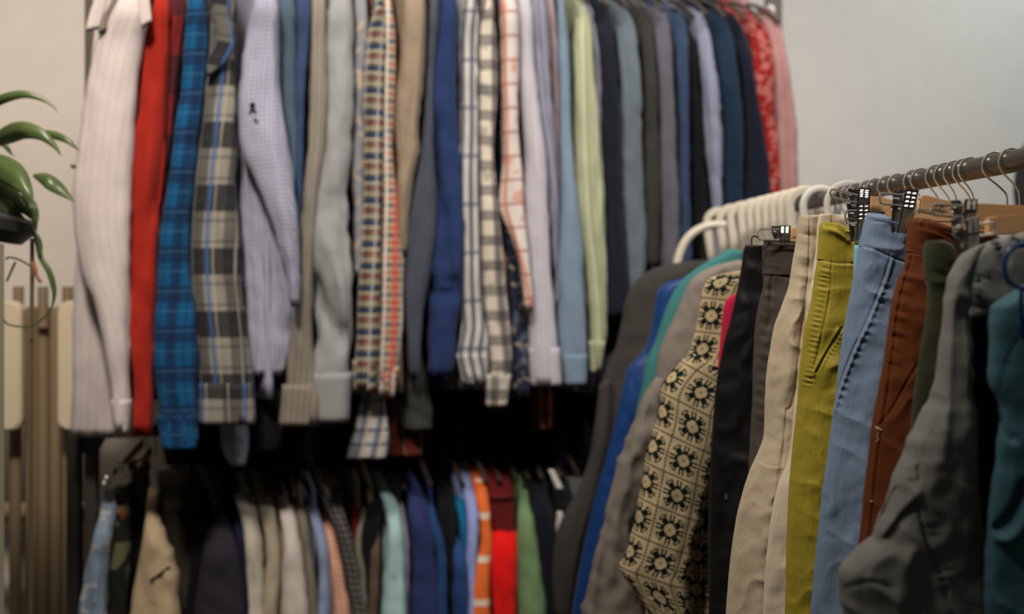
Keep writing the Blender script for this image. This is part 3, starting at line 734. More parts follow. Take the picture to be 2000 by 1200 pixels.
low('brown shirt left of the pale aqua one', 'shirt', 'brown_cotton', [(990, 736, 746), (1060, 722, 742), (1130, 718, 740), (1200, 714, 738)], ds=.01)
low('pale aqua shirt with a seam across the chest', 'shirt', 'pale_aqua_cotton', [(922, 730, 750), (965, 742, 768), (1020, 754, 782), (1090, 752, 789), (1150, 748, 791), (1200, 747, 792)], T=.024)
low('grey lilac shirt edging the pale aqua one', 'shirt', 'grey_lilac', [(940, 760, 772), (990, 774, 788), (1060, 784, 796), (1200, 790, 798)], T=.012, ds=.01)
low('navy blue shirt right of the pale aqua and grey lilac ones', 'shirt', 'navy_blue_cotton', [(925, 790, 820), (1000, 798, 834), (1090, 804, 846), (1200, 798, 852)], T=.026)
low('strong blue shirt between two navy ones on the lower rail', 'shirt', 'strong_blue_cotton', [(940, 820, 840), (1010, 834, 850), (1090, 848, 866), (1200, 850, 871)], T=.018)
low('black shirt between the strong blue and teal shirts', 'shirt', 'black_cotton', [(900, 846, 880), (1000, 856, 888), (1100, 868, 888), (1200, 872, 888)], ds=.02)
low('dark blue jeans jacket under the teal shirt', 'jacket', 'strong_blue_cotton', [(1010, 884, 902), (1080, 884, 908), (1140, 884, 912), (1200, 884, 914)], name='jacket', ds=-.01, torso=False)
low('teal blue shirt showing above the periwinkle one', 'shirt', 'teal_cotton', [(925, 888, 914), (980, 890, 914), (1040, 898, 914), (1110, 902, 914)], ds=.015)
low('periwinkle blue shirt left of the orange one', 'shirt', 'periwinkle_cotton', [(895, 896, 912), (950, 902, 924), (1010, 910, 933), (1070, 911, 932), (1140, 908, 926), (1200, 906, 924)], T=.018)
low('orange sports shirt with thin white stripes', 'shirt', 'orange_jersey', [(902, 918, 944), (960, 924, 948), (1030, 936, 954), (1090, 930, 956), (1140, 922, 958), (1200, 914, 962)], T=.024)
low('maroon collar shirt above the bright red one', 'shirt', 'maroon_cotton', [(880, 938, 972), (930, 942, 1000), (975, 948, 1006), (990, 950, 1006)], ds=.03, T=.02)
low('bright red shirt between the orange and green ones', 'shirt', 'bright_red_cotton', [(984, 950, 1008), (1040, 952, 1008), (1100, 956, 1009), (1200, 966, 1010)], T=.03, ds=.0)
low('leaf green shirt right of the bright red one', 'shirt', 'leaf_green_cotton', [(915, 1004, 1022), (960, 1011, 1030), (1020, 1010, 1042), (1090, 1011, 1054), (1200, 1010, 1064)], T=.026)
low('black shirt immediately right of the leaf green one', 'shirt', 'black_navy_wool', [(905, 1026, 1060), (980, 1032, 1076), (1080, 1052, 1098), (1200, 1064, 1110)], T=.03)
low('black jacket with a white collar edge, last before the front rail', 'jacket', 'black_cotton', [(900, 1070, 1100), (980, 1082, 1120), (1080, 1096, 1140), (1200, 1110, 1150)], name='jacket', T=.03)
last = U[-1]; bv = bvh_of(last[1])
for rows, nm_ in (([(1000, 1088, 1098), (1035, 1086, 1104), (1090, 1098, 1110)], 'collar'), ([(918, 1070, 1082), (955, 1086, 1100)], 'collar')):
    L, R = ysort(rows)
    loft(nm_, [P(x, y, last[2]-.045) for x, y in L], [P(x, y, last[2]-.045) for x, y in R], .006, K['white_jersey'], last[0], N=20, M=14, fold=.001)

# seam and button details
jeans = [u for u in U if 'ripped jeans clipped' in u[0]['label']][0]
kh = [u for u in U if u[0]['label'].startswith('khaki beige drill')][0]
bv = bvh_of(kh[1]); mb = MB(); pts = [on_surface(bv, x, y, .002, kh[2]) for x, y in [(296, 1134), (312, 1122), (330, 1108)]]; mb.tube(pts, .0035, 6); mb.build('pocket_shadow', K['dark_taupe_drill'], kh[0])  # dark strip laid on the cloth as the pocket's shadow
aq = [u for u in U if u[0]['label'].startswith('pale aqua')][0]
bv = bvh_of(aq[1]); mb = MB(); mb.tube([on_surface(bv, x, y, .0002, aq[2]) for x, y in [(752, 1132), (770, 1130), (788, 1122)]], .0014, 6); mb.build('seam', K['grey_lilac'], aq[0])
iv = [u for u in U if u[0]['label'].startswith('ivory')][0]
bv = bvh_of(iv[1]); p_ = on_surface(bv, 480, 969, .001, iv[2]); mb = MB(); mb.tube([p_, p_+Vector((0, -.003, 0))], .0055, 12); mb.build('button', M_black, iv[0])

# wooden clip hangers above the jeans
for (x0, y0, x1, y1), lab in (((222, 925, 280, 868), 'jeans'), ((262, 918, 296, 884), 'black trousers')):
    Yh = rack_depth(x0, -.02)
    h = thing('trouser_hanger', 'amber wooden clip hanger above the %s at the left of the lower rail' % lab, 'hanger', P(x1, y1, Yh), 'wooden clip hangers on the lower rail')
    mb = MB(); A = Vector(P(x0, y0, Yh)); B = Vector(P(x1, y1, Yh+.12)); u = (B-A); up_ = Vector((0, 0, 1))
    mb.extrude([(0, -.006), (u.length, -.006), (u.length, .012), (0, .006)], u.normalized(), up_, IN.cross(up_) if False else Vector((0, -1, 0)), A, .012)
    mb.build('wooden_bar', M_wood2, h)
    mb = MB(); c = rail_pt(x1+8, ZL, LI); hook_geo(mb, c, .0155, .0015, -IN, down=.04, right=.0); mb.build('hook', M_dkgrey, h)
    for cx, cy in (((207, 937), (236, 913)) if lab == 'jeans' else ((251, 931), (300, 925))):
        mb = MB(); c = Vector(P(cx, cy, Yh-.01)); mb.box(c, (.006, .004, .012), None, .0015); mb.tube([c+Vector((math.cos(t_)*.006, -.006, math.sin(t_)*.006)) for t_ in np.linspace(0, 2*math.pi, 14, endpoint=False)], .0013, 6, True)
        mb.build('clip', M_chrome, h)
# slim dark and brown hanger hooks in the dark band above the lower row
hk = [(398, 'bent brown plastic hanger with a long curved neck above the black coat'), (470, None), (496, None), (522, None), (548, None), (574, None), (600, None), (626, None), (690, None), (752, None), (800, None), (860, None), (905, None), (932, None), (962, None), (985, None), (1010, None), (1045, None), (1078, None)]
M_brownplastic = plain('brown_plastic', (70, 60, 48), 0.5)
for x, lb in hk:
    c = rail_pt(x-6, ZL, LI)
    h = thing('clothes_hanger', lb or 'brown plastic hanger in the dim row of hooks on the lower rail', 'hanger', c, 'dim hangers on the lower rail')
    mb = MB(); e = hook_geo(mb, c, .0165, .0022 if not lb else .003, -IN, down=.045, right=.004); mb.build('hook', M_brownplastic, h)
    mb = MB(); arm = [e-IN*(-.15)+Vector((0, 0, -.07)), e+IN*.09+Vector((0, 0, -.03)), e, e-IN*.09+Vector((0, 0, -.03)), e-IN*.15+Vector((0, 0, -.075))]
    mb.tube([Vector(p) for p in curve_pts([tuple(p) for p in arm], 24)], .006, 8); mb.build('shoulder_bar', M_brownplastic, h)
GAIN = 1.1
# ================================================================== near rack
CL('heather_charcoal_fleece', (62, 59, 56), wrink=.4)
CL('cobalt_nylon', (0, 56, 120), rough=.45, wrink=.3, spec=.5)
CL('soft_teal_jersey', (62, 124, 122), wrink=.3)
CL('warm_grey_fleece', (140, 130, 120), wrink=.45)
CL('crimson_jersey', (190, 30, 66), [('below', .2, (196, 156, 20), .95)])
CL('black_satin_twill', (14, 14, 14), rough=.55, wrink=.5)
CL('dark_taupe_twill', (74, 67, 60), rough=.6, wrink=.25, var=.03)
CL('beige_chino', (186, 170, 144), rough=.6, wrink=.5, var=.03, wscale=30)
CL('pale_sand_chino', (208, 194, 172), rough=.6, wrink=.5, var=.03)
CL('mustard_chino', (152, 136, 42), rough=.5, wrink=.5, var=.03, wscale=30)
CL('pale_turquoise_cotton', (126, 176, 180))
CL('dusty_blue_chino', (114, 132, 156), rough=.65, wrink=.5, var=.04, wscale=30)
CL('rust_brown_moleskin', (98, 48, 12), rough=.8, wrink=.25, sheen=.03, var=.04)
CL('olive_felt', (48, 50, 27), rough=.95, wrink=.2, sheen=.1, var=.1)
CL('steel_grey_nylon', (130, 130, 125), rough=.6, wrink=.35, var=.03)
CL('navy_lining', (26, 30, 36), rough=.7)
CL('petrol_nylon', (70, 112, 122), rough=.5, wrink=.4, var=.03)
M_creamplastic = plain('cream_plastic', (212, 202, 184), .45, bscale=20)
M_whiteplastic = plain('white_plastic', (222, 217, 208), .4, bscale=20)
M_blueplastic = plain('blue_plastic', (20, 74, 140), .3, coat=.3)

def knit_mat(cell=.051):
    m = bpy.data.materials.new('snowflake_knit'); m.use_nodes = True
    q = G(m); nt = m.node_tree; b = nt.nodes['Principled BSDF']
    uvn = q.n('ShaderNodeUVMap'); uvn.uv_map = 'UVMap'
    sep = q.n('ShaderNodeSeparateXYZ'); nt.links.new(uvn.outputs[0], sep.inputs[0])
    K_ = 20.0
    def cells(o):
        fr = q.math('FRACT', q.math('DIVIDE', q.math('ADD', o, 10*cell), cell))
        return q.math('FLOOR', q.math('MULTIPLY', fr, K_))
    cu, cv = cells(sep.outputs[0]), cells(sep.outputs[1])
    # distance from the middle, 0..10
    au = q.math('ABSOLUTE', q.math('SUBTRACT', cu, 10)); av = q.math('ABSOLUTE', q.math('SUBTRACT', cv, 10))
    hi = q.math('MAXIMUM', au, av); lo = q.math('MINIMUM', au, av)
    # motif: for each ring 'hi' the set of 'lo' knitted in dark yarn
    rows = {0: [0], 3: [2, 3], 4: [0, 1, 2, 3, 4], 5: [0, 1, 3, 4, 5], 6: [1, 4, 6], 7: [1, 4, 5], 8: [1]}
    total = None
    for h_, st in rows.items():
        for l_ in st:
            t_ = q.math('MULTIPLY', q.math('COMPARE', hi, float(h_), .4), q.math('COMPARE', lo, float(l_), .4))
            total = t_ if total is None else q.math('ADD', total, t_)
    dash = q.math('MULTIPLY', q.math('GREATER_THAN', hi, 9.5), q.math('ADD', .55, q.math('MULTIPLY', .45, q.math('GREATER_THAN', q.math('MODULO', q.math('ADD', lo, 0.1), 2.0), .6))))
    f = q.math('MINIMUM', q.math('ADD', total, q.math('MULTIPLY', dash, .95)), 1.0)
    # stitch relief
    def tri(o, k): return q.math('ABSOLUTE', q.math('SUBTRACT', q.math('FRACT', q.math('MULTIPLY', q.math('DIVIDE', q.math('ADD', o, 10*cell), cell), k)), .5))
    st = q.math('ADD', tri(sep.outputs[0], K_), tri(sep.outputs[1], K_))
    colr = q.mix(f, alb((222, 200, 158)), alb((24, 38, 32)))
    dk = q.math('SUBTRACT', 1.08, q.math('MULTIPLY', st, .3))
    vm = q.n('ShaderNodeVectorMath'); vm.operation = 'SCALE'; nt.links.new(colr, vm.inputs[0]); nt.links.new(dk, vm.inputs[3])
    nt.links.new(vm.outputs[0], b.inputs['Base Color'])
    b.inputs['Roughness'].default_value = .95; b.inputs['Specular IOR Level'].default_value = .1
    bp = q.n('ShaderNodeBump'); bp.inputs['Strength'].default_value = .7; bp.inputs['Distance'].default_value = .002; bp.invert = True
    nt.links.new(st, bp.inputs['Height']); nt.links.new(bp.outputs[0], b.inputs['Normal'])
    return m
K['knit'] = knit_mat()

NG = 'clothes on the front rail'
def near(label, cat, name, mat, L, R, Y, T=.02, hookx=None, N=60, M=90, part='body', root=None, **k):
    t = root or thing(name, label, cat, P(hookx if hookx else min(2100, R[0][0]), L[0][1]-10, Y), NG)
    k.setdefault('edge', .12)
    o = loft(part, [P(x, y, Y) for x, y in L], [P(x, y, Y) for x, y in R], T, K[mat], t, N=N, M=M, **k)
    return t, o

# ---- tops on the far half
dh, dh_o = near('dark charcoal hooded jacket furthest along the front rail', 'jacket', 'jacket', 'heather_charcoal_fleece',
   [(1378, 508), (1330, 512), (1284, 522), (1244, 546), (1222, 584), (1214, 626), (1204, 672), (1190, 710), (1172, 756), (1166, 810), (1158, 870), (1146, 930), (1134, 990), (1120, 1060), (1110, 1130), (1100, 1240), (1090, 1400)],
   [(1400, 504), (1420, 520), (1440, 560), (1440, 620), (1440, 700), (1430, 800), (1420, 900), (1400, 1000), (1390, 1100), (1380, 1240), (1380, 1400)], 2.58, T=.028, hookx=1392, fold=.006, lam=.07, wr=.003, seed=3)
# its sleeve hanging forward
loft('sleeve', [P(x, y, 2.55) for x, y in [(1168, 756), (1160, 830), (1150, 900), (1128, 960), (1100, 1010), (1086, 1050), (1082, 1110), (1084, 1200)]],
     [P(x, y, 2.55) for x, y in [(1192, 740), (1188, 830), (1182, 900), (1166, 970), (1148, 1030), (1134, 1080), (1124, 1140), (1114, 1210)]], .024, K['heather_charcoal_fleece'], dh, N=34, M=40, fold=.004, seed=8)
near('cobalt blue nylon jacket with a long straight sleeve on the front rail', 'jacket', 'jacket', 'cobalt_nylon',
   [(1322, 546), (1296, 556), (1282, 578), (1272, 640), (1258, 684), (1228, 718), (1214, 764), (1200, 830), (1182, 900), (1164, 960), (1150, 1020), (1135, 1090), (1116, 1200), (1100, 1330)],
   [(1350, 540), (1352, 580), (1340, 640), (1320, 700), (1300, 760), (1280, 830), (1260, 900), (1244, 960), (1230, 1020), (1216, 1090), (1200, 1200), (1190, 1330)], 2.40, T=.024, hookx=1500, fold=.002, lam=.06, wr=.0015, seed=5, part='sleeve')
near('soft teal jersey top between the cobalt jacket and the warm grey sweatshirt', 'top', 'jersey_top', 'soft_teal_jersey',
   [(1425, 486), (1380, 512), (1336, 544), (1312, 576), (1294, 620), (1280, 664), (1262, 708), (1252, 760), (1243, 800), (1237, 840), (1226, 920), (1210, 1020)],
   [(1452, 492), (1450, 530), (1420, 580), (1380, 640), (1360, 700), (1340, 760), (1320, 820), (1300, 900), (1290, 1020)], 2.30, T=.022, hookx=1530, fold=.003, lam=.04, seed=6, part='sleeve')
gh, gh_o = near('warm grey sweatshirt with a seamed shoulder, left of the snowflake cardigan', 'sweatshirt', 'sweatshirt', 'warm_grey_fleece',
   [(1440, 508), (1402, 518), (1372, 530), (1348, 550), (1334, 578), (1316, 620), (1299, 654), (1286, 690), (1281, 730), (1276, 760), (1258, 800), (1244, 840), (1224, 900), (1200, 1000), (1190, 1120), (1180, 1300)],
   [(1470, 510), (1480, 560), (1470, 640), (1450, 720), (1430, 800), (1400, 900), (1380, 1000), (1370, 1120), (1360, 1300)], 2.18, T=.03, hookx=1560, fold=.004, lam=.09, wr=.003, seed=7,
   feat=[dict(k='groove', path=[(1278, 742), (1290, 748), (1306, 754), (1324, 752)], w=2.2, d=.006)])
loft('sleeve', [P(x, y, 2.12) for x, y in [(1282, 738), (1264, 764), (1250, 800), (1240, 830), (1222, 868), (1208, 906), (1200, 940), (1190, 985), (1176, 1040), (1160, 1090), (1146, 1150), (1132, 1210), (1120, 1320)]],
     [P(x, y, 2.12) for x, y in [(1296, 740), (1290, 770), (1288, 810), (1284, 850), (1276, 900), (1262, 960), (1246, 1000), (1232, 1030), (1234, 1070), (1240, 1110), (1248, 1160), (1256, 1220), (1260, 1320)]], .03, K['warm_grey_fleece'], gh, N=44, M=60, fold=.006, lam=.05, wr=.006, seed=9)
# the cardigan
kc, kc_o = near('cream knitted cardigan with dark green snowflake squares', 'cardigan', 'cardigan', 'knit',
   [(1440, 530), (1408, 536), (1384, 546), (1372, 566), (1366, 600), (1356, 650), (1343, 690), (1330, 724), (1332, 800), (1340, 900), (1340, 1000), (1336, 1100), (1332, 1300)],
   [(1520, 528), (1560, 560), (1560, 620), (1550, 700), (1540, 800), (1530, 900), (1520, 1000), (1510, 1100), (1500, 1300)], 1.94, T=.026, hookx=1650, fold=.004, lam=.08, wr=.002, seed=12, N=70)
ks = loft('sleeve', [P(x, y, 1.885) for x, y in [(1352, 690), (1330, 706), (1308, 730), (1294, 756), (1288, 800), (1279, 836), (1267, 876), (1258, 930), (1247, 985), (1234, 1040), (1222, 1078), (1209, 1104), (1222, 1136), (1244, 1162), (1262, 1204), (1272, 1300)]],
     [P(x, y, 1.885) for x, y in [(1430, 734), (1427, 756), (1424, 780), (1416, 820), (1406, 860), (1396, 905), (1386, 950), (1374, 1000), (1362, 1046), (1354, 1080), (1348, 1110), (1346, 1140), (1348, 1170), (1346, 1210), (1346, 1300), (1346, 1345)]], .03, K['knit'], kc, N=70, M=100, fold=.002, lam=.06, wr=.0018, seed=13, tex0=(.013, .02))
near('crimson red jersey with a yellow hem, a sliver beside the black trousers', 'top', 'jersey_top', 'crimson_jersey',
   [(1446, 572), (1426, 580), (1415, 596), (1409, 640), (1403, 700), (1399, 750), (1396, 860)], [(1500, 572), (1500, 640), (1495, 750), (1490, 860)], 1.86, T=.012, hookx=1690, fold=.001, seed=15, part='sleeve')

# ---- trousers
def hem(L, R, xs=None):
    return L+[(L[-1][0]-8, 1330), (L[-1][0]-14, 1600)], R+[(R[-1][0], 1600)]
L, R = hem([(1456, 479), (1451, 490), (1448, 520), (1441, 560), (1428, 620), (1414, 670), (1402, 730), (1394, 800), (1388, 900), (1385, 1000), (1383, 1200)], [(1500, 480), (1640, 486), (1650, 600), (1650, 800), (1640, 1200)])
bt, bt_o = near('black trousers on a metal clip hanger, first trousers after the cardigan', 'trousers', 'trousers', 'black_satin_twill', L, R, 1.79, T=(0.015750000000000004, 0.028000000000000004, .035), hookx=1700, fold=.003, lam=.05, wr=.004, seed=21, N=80, M=150, p=1.8)
L, R = hem([(1493, 473), (1491, 490), (1490, 560), (1483, 590), (1475, 640), (1472, 700), (1470, 780), (1466, 850), (1462, 940), (1460, 1200)], [(1560, 474), (1700, 486), (1710, 600), (1700, 800), (1690, 1200)])
tt, tt_o = near('dark taupe trousers with a waistband seam, left of the beige pair', 'trousers', 'trousers', 'dark_taupe_twill', L, R, 1.67, T=(0.015750000000000004, 0.028000000000000004, .035), hookx=1750, fold=.002, lam=.06, wr=.0035, seed=22, N=110, M=190, p=1.8,
   feat=[dict(k='groove', path=[(1490, 535), (1520, 537), (1560, 538)], w=2, d=.004), dict(k='groove', path=[(1507, 538), (1505, 580), (1503, 625), (1498, 640)], w=1.6, d=.004),
         dict(k='pucker', path=[(1500, 545), (1497, 620), (1486, 760), (1480, 840)], l=24, w=12, d=.0016)])
L, R = hem([(1561, 422), (1558, 440), (1554, 475), (1546, 520), (1540, 560), (1526, 600), (1512, 640), (1503, 690), (1497, 740), (1494, 800), (1492, 850), (1480, 885), (1464, 920), (1450, 962), (1436, 1020), (1428, 1080), (1422, 1140), (1418, 1200)], [(1600, 421), (1760, 430), (1800, 600), (1790, 800), (1780, 1200)])
be, be_o = near('beige chino trousers with a long front crease and thigh pocket', 'trousers', 'trousers', 'beige_chino', L, R, 1.505, T=(0.02025, 0.036, .045), hookx=1842, fold=.0022, lam=.07, wr=.0032, seed=23, N=300, M=520, p=1.7,
   feat=[dict(k='groove', path=[(1581, 424), (1580, 500), (1576, 560), (1568, 620), (1560, 700), (1550, 780), (1541, 800)], w=1.4, d=.003),
         dict(k='ridge', path=[(1574, 440), (1572, 500), (1556, 600), (1545, 700), (1530, 800), (1500, 1000), (1480, 1200)], w=14, d=.003),
         dict(k='step', path=[(1478, 900), (1500, 912), (1533, 912)], w=1.2, d=.0025, r=10), dict(k='groove', path=[(1536, 800), (1530, 870), (1518, 960), (1508, 1040), (1502, 1200)], w=1.6, d=.003),
         dict(k='pucker', path=[(1570, 430), (1568, 560)], l=34, w=22, d=.0012)])
L, R = hem([(1601, 420), (1596, 440), (1594, 480), (1589, 520), (1585, 548), (1576, 590), (1572, 640), (1564, 700), (1556, 760), (1550, 800), (1546, 850), (1538, 900), (1516, 960), (1502, 1040), (1494, 1120), (1490, 1200)], [(1640, 420), (1800, 430), (1830, 600), (1820, 800), (1810, 1200)])
ps, ps_o = near('pale sand chino trousers showing beside the mustard pair', 'trousers', 'trousers', 'pale_sand_chino', L, R, 1.465, T=(0.0135, 0.024, .03), hookx=1880, fold=.002, lam=.05, wr=.0025, seed=24, N=110, M=400, p=1.7,
   feat=[dict(k='pucker', path=[(1590, 520), (1575, 640), (1556, 800)], l=34, w=12, d=.0007)])
mb = MB(); bv = bvh_of(ps_o)
loft('belt_loop', [P(x, y, 1.44) for x, y in [(1601, 418), (1600, 436), (1598, 470)]], [P(x, y, 1.44) for x, y in [(1624, 417), (1624, 436), (1622, 470)]], .0025, K['pale_sand_chino'], ps, N=16, M=10, fold=0, wr=0)
L, R = hem([(1605, 436), (1601, 450), (1599, 480), (1597, 500), (1590, 545), (1584, 590), (1572, 640), (1566, 690), (1560, 740), (1556, 800), (1549, 860), (1543, 930), (1539, 1000), (1536, 1080), (1533, 1200)], [(1640, 438), (1672, 456), (1800, 470), (1870, 600), (1860, 800), (1850, 1200)])
mu, mu_o = near('mustard yellow chino trousers with a slanted pocket', 'trousers', 'trousers', 'mustard_chino', L, R, 1.42, T=(0.02025, 0.036, .045), hookx=1900, fold=.0022, lam=.08, wr=.003, seed=25, N=340, M=560, p=1.7,
   feat=[dict(k='step', path=[(1597, 506), (1620, 511), (1640, 514), (1668, 514)], w=1.3, d=.003, r=16), dict(k='groove', path=[(1597, 507), (1620, 512), (1640, 515), (1672, 515)], w=1.4, d=.003),
         dict(k='groove', path=[(1624, 513), (1623, 560), (1617, 600), (1600, 680), (1585, 740)], w=1.2, d=.0022),
         dict(k='pucker', path=[(1612, 515), (1606, 560), (1596, 620), (1585, 700), (1577, 760)], l=10, w=9, d=.0009),
         dict(k='groove', path=[(1643, 642), (1628, 666), (1608, 700), (1594, 727)], w=2.2, d=.006), dict(k='ridge', path=[(1640, 648), (1626, 674), (1606, 706), (1592, 731)], w=4, o=4, d=.002),
         dict(k='pucker', path=[(1648, 650), (1634, 676), (1612, 712)], l=9, w=6, d=.0009),
         dict(k='ridge', path=[(1606, 448), (1630, 452), (1655, 470)], w=6, d=.003), dict(k='groove', path=[(1612, 440), (1640, 450), (1668, 470)], w=5, d=.003)])
near('pale turquoise cotton trousers, a sliver between the mustard and dusty blue pairs', 'trousers', 'trousers', 'pale_turquoise_cotton',
   [(1669, 479), (1668, 490), (1667, 560), (1664, 640), (1664, 800), (1660, 1200)], [(1740, 479), (1800, 490), (1850, 700), (1850, 1200)], 1.36, T=.01, hookx=1960, fold=.001, seed=26)
L, R = hem([(1695, 417), (1688, 440), (1682, 466), (1676, 492), (1670, 530), (1660, 580), (1648, 640), (1640, 700), (1633, 760), (1625, 820), (1616, 890), (1606, 960), (1598, 1040), (1590, 1120), (1583, 1200)], [(1730, 424), (1762, 440), (1860, 470), (1960, 600), (1960, 800), (1950, 1200)])
lb, lb_o = near('dusty light blue chino trousers with a puckered side pocket seam', 'trousers', 'trousers', 'dusty_blue_chino', L, R, 1.275, T=(0.022500000000000003, 0.04000000000000001, .05), hookx=2018, fold=.002, lam=.1, wr=.0028, seed=27, N=360, M=600, p=1.7,
   feat=[dict(k='groove', path=[(1678, 480), (1705, 486), (1735, 500), (1766, 512), (1790, 520)], w=1.4, d=.0035), dict(k='step', path=[(1678, 480), (1705, 486), (1735, 500), (1766, 512), (1790, 520)], w=1.2, d=.0015, r=12),
         dict(k='groove', path=[(1738, 505), (1728, 540), (1712, 582), (1692, 630), (1668, 680), (1648, 730), (1634, 770), (1622, 810)], w=2.0, d=.0022),
         dict(k='ridge', path=[(1738, 505), (1728, 540), (1712, 582), (1692, 630), (1668, 680), (1648, 730), (1634, 770), (1622, 810)], w=3.5, o=-5, d=.0018),
         dict(k='pucker', path=[(1728, 545), (1712, 588), (1692, 636), (1668, 686), (1648, 736), (1634, 776), (1626, 806)], l=17, w=7, o=-8, d=.0013)])
L, R = hem([(1779, 427), (1776, 440), (1772, 470), (1769, 500), (1763, 528), (1752, 550), (1742, 590), (1735, 640), (1728, 690), (1720, 740), (1710, 790), (1702, 840), (1695, 900), (1688, 960), (1682, 1020), (1676, 1080), (1670, 1200)], [(1820, 432), (1862, 447), (1960, 470), (2040, 600), (2040, 800), (2040, 1200)])
br, br_o = near('rust brown moleskin trousers with stitched waistband', 'trousers', 'trousers', 'rust_brown_moleskin', L, R, 1.16, T=(0.02025, 0.036, .045), hookx=2145, fold=.002, lam=.12, wr=.0026, seed=28, N=340, M=560, p=1.7,
   feat=[dict(k='groove', path=[(1768, 492), (1785, 494), (1806, 498), (1840, 505)], w=1.6, d=.002), dict(k='ridge', path=[(1775, 500), (1762, 545), (1748, 600), (1738, 680), (1727, 760), (1712, 860), (1700, 960), (1690, 1080)], w=4, d=.0014),
         dict(k='groove', path=[(1781, 500), (1769, 545), (1756, 600), (1746, 680), (1735, 760), (1720, 860), (1708, 960), (1698, 1080)], w=1.2, d=.0016),
         dict(k='pucker', path=[(1778, 505), (1764, 570), (1754, 640), (1744, 720)], l=28, w=14, d=.0016),
         dict(k='groove', path=[(1800, 700), (1770, 750), (1742, 800), (1716, 832)], w=2, d=.003)])
L, R = hem([(1810, 472), (1806, 480), (1806, 510), (1807, 544), (1812, 570), (1808, 620), (1800, 670), (1792, 720), (1784, 780), (1778, 840), (1772, 920), (1768, 1000), (1760, 1200)], [(1840, 470), (1858, 478), (1872, 500), (1900, 540), (2000, 600), (2000, 800), (2000, 1200)])
ol, ol_o = near('olive green felted trousers with a folded waistband, next to the grey jacket', 'trousers', 'trousers', 'olive_felt', L, R, 1.115, T=(0.0135, 0.024, .03), hookx=2194, fold=.0012, lam=.12, wr=.0012, seed=29, N=100, M=200, p=1.9,
   feat=[dict(k='step', path=[(1806, 545), (1830, 545), (1900, 546)], w=1.4, d=.004, r=20)])

WB = {}
for key, root, body, Y, t, yl, yr, mat, LL, RR, ft in (
    ('tt', tt, tt_o, 1.67, .035, 536, 545, 'dark_taupe_twill', [(1493, 473), (1491, 490), (1490, 560)], [(1560, 474), (1700, 486), (1710, 600)], ()),
    ('mu', mu, mu_o, 1.42, .045, 507, 540, 'mustard_chino', [(1605, 436), (1601, 450), (1599, 480), (1597, 500), (1590, 545)], [(1640, 438), (1672, 456), (1800, 470), (1870, 600)],
      [dict(k='ridge', path=[(1606, 448), (1630, 452), (1655, 470)], w=6, d=.003), dict(k='groove', path=[(1612, 440), (1640, 450), (1668, 470)], w=5, d=.003)]),
    ('lb', lb, lb_o, 1.275, .05, 481, 560, 'dusty_blue_chino', [(1695, 417), (1688, 440), (1682, 466), (1676, 492)], [(1730, 424), (1762, 440), (1860, 470), (1960, 600)], ()),
    ('br', br, br_o, 1.16, .045, 491, 520, 'rust_brown_moleskin', [(1779, 427), (1776, 440), (1772, 470), (1769, 500)], [(1820, 432), (1862, 447), (1960, 470), (2040, 600)], ()),
    ('ol', ol, ol_o, 1.115, .03, 545, 560, 'olive_felt', [(1810, 472), (1806, 480), (1806, 510), (1807, 544), (1812, 570)], [(1840, 470), (1858, 478), (1872, 500), (1900, 540), (2000, 600)], ())):
    l = curve_pts(LL, 300); r = curve_pts(RR, 300)
    l = l[l[:, 1] <= yl]; r = r[r[:, 1] <= yr]
    l = [(x-1.2, y-(1.2 if i == 0 else 0)) for i, (x, y) in enumerate([tuple(v) for v in l[np.linspace(0, len(l)-1, 7).astype(int)]])]
    r = [(x+1, y-(1.2 if i == 0 else 0)) for i, (x, y) in enumerate([tuple(v) for v in r[np.linspace(0, len(r)-1, 7).astype(int)]])]
    WB[key] = loft('waistband', [P(x, y, Y) for x, y in l], [P(x, y, Y) for x, y in r], (t*.45+.0016, t*.45+.0034), K[mat], root, N=150, M=60, p=1.75, fold=.0014, lam=.07, wr=.002, seed=77, edge=.1, feat=ft, capin=.004)

# stitching and tacks lying on the cloth
M_thread = plain('pale_thread', (206, 190, 160), .8)
M_thread_or = plain('rust_thread', (176, 104, 56), .8)
M_thread_y = plain('yellow_thread', (196, 176, 60), .8)
def stitches(name, obj, root, path, m, L=4.2, gap=2.4, r=.00032, Yd=None):
    bv = bvh_of(*(obj if isinstance(obj, tuple) else (obj,))); p = curve_pts(path, 200); seg = np.concatenate([[0], np.cumsum(np.linalg.norm(np.diff(p, axis=0), axis=1))])
    mb = MB(); s = 0
    while s+L < seg[-1]:
        a, b = [tuple(np.interp(v, seg, p[:, k]) for k in (0, 1)) for v in (s, s+L)]
        A, B = on_surface(bv, *a, .0003), on_surface(bv, *b, .0003)
        if A and B and (A-B).length < .02: mb.tube([A, B], r, 5)
        s += L+gap
    if mb.V: mb.build(name, m, root)
stitches('stitching', (br_o, WB['br']), br, [(1782, 431), (1820, 437), (1858, 450)], M_thread_or)
stitches('stitching', (br_o, WB['br']), br, [(1770, 489), (1785, 491), (1806, 495)], M_thread_or)
stitches('stitching', (br_o, WB['br']), br, [(1769, 496), (1785, 498), (1806, 502)], M_thread_or)
stitches('stitching', lb_o, lb, [(1731, 545), (1714, 588), (1696, 632), (1672, 682), (1652, 732), (1638, 772), (1626, 808)], M_thread, gap=7, L=3, r=.0003)
stitches('stitching', mu_o, mu, [(1636, 668), (1616, 700), (1600, 728)], M_thread_y, gap=5, L=3)
stitches('stitching', be_o, be, [(1478, 903), (1500, 915), (1532, 915)], M_thread, gap=3, L=3)
def bit(name, obj, root, pts, r, m, off=.0006):
    bv = bvh_of(obj); q = [on_surface(bv, x, y, off) for x, y in pts]
    q = [v for v in q if v]
    if len(q) > 1:
        mb = MB(); mb.tube(q, r, 6); return mb.build(name, m, root)
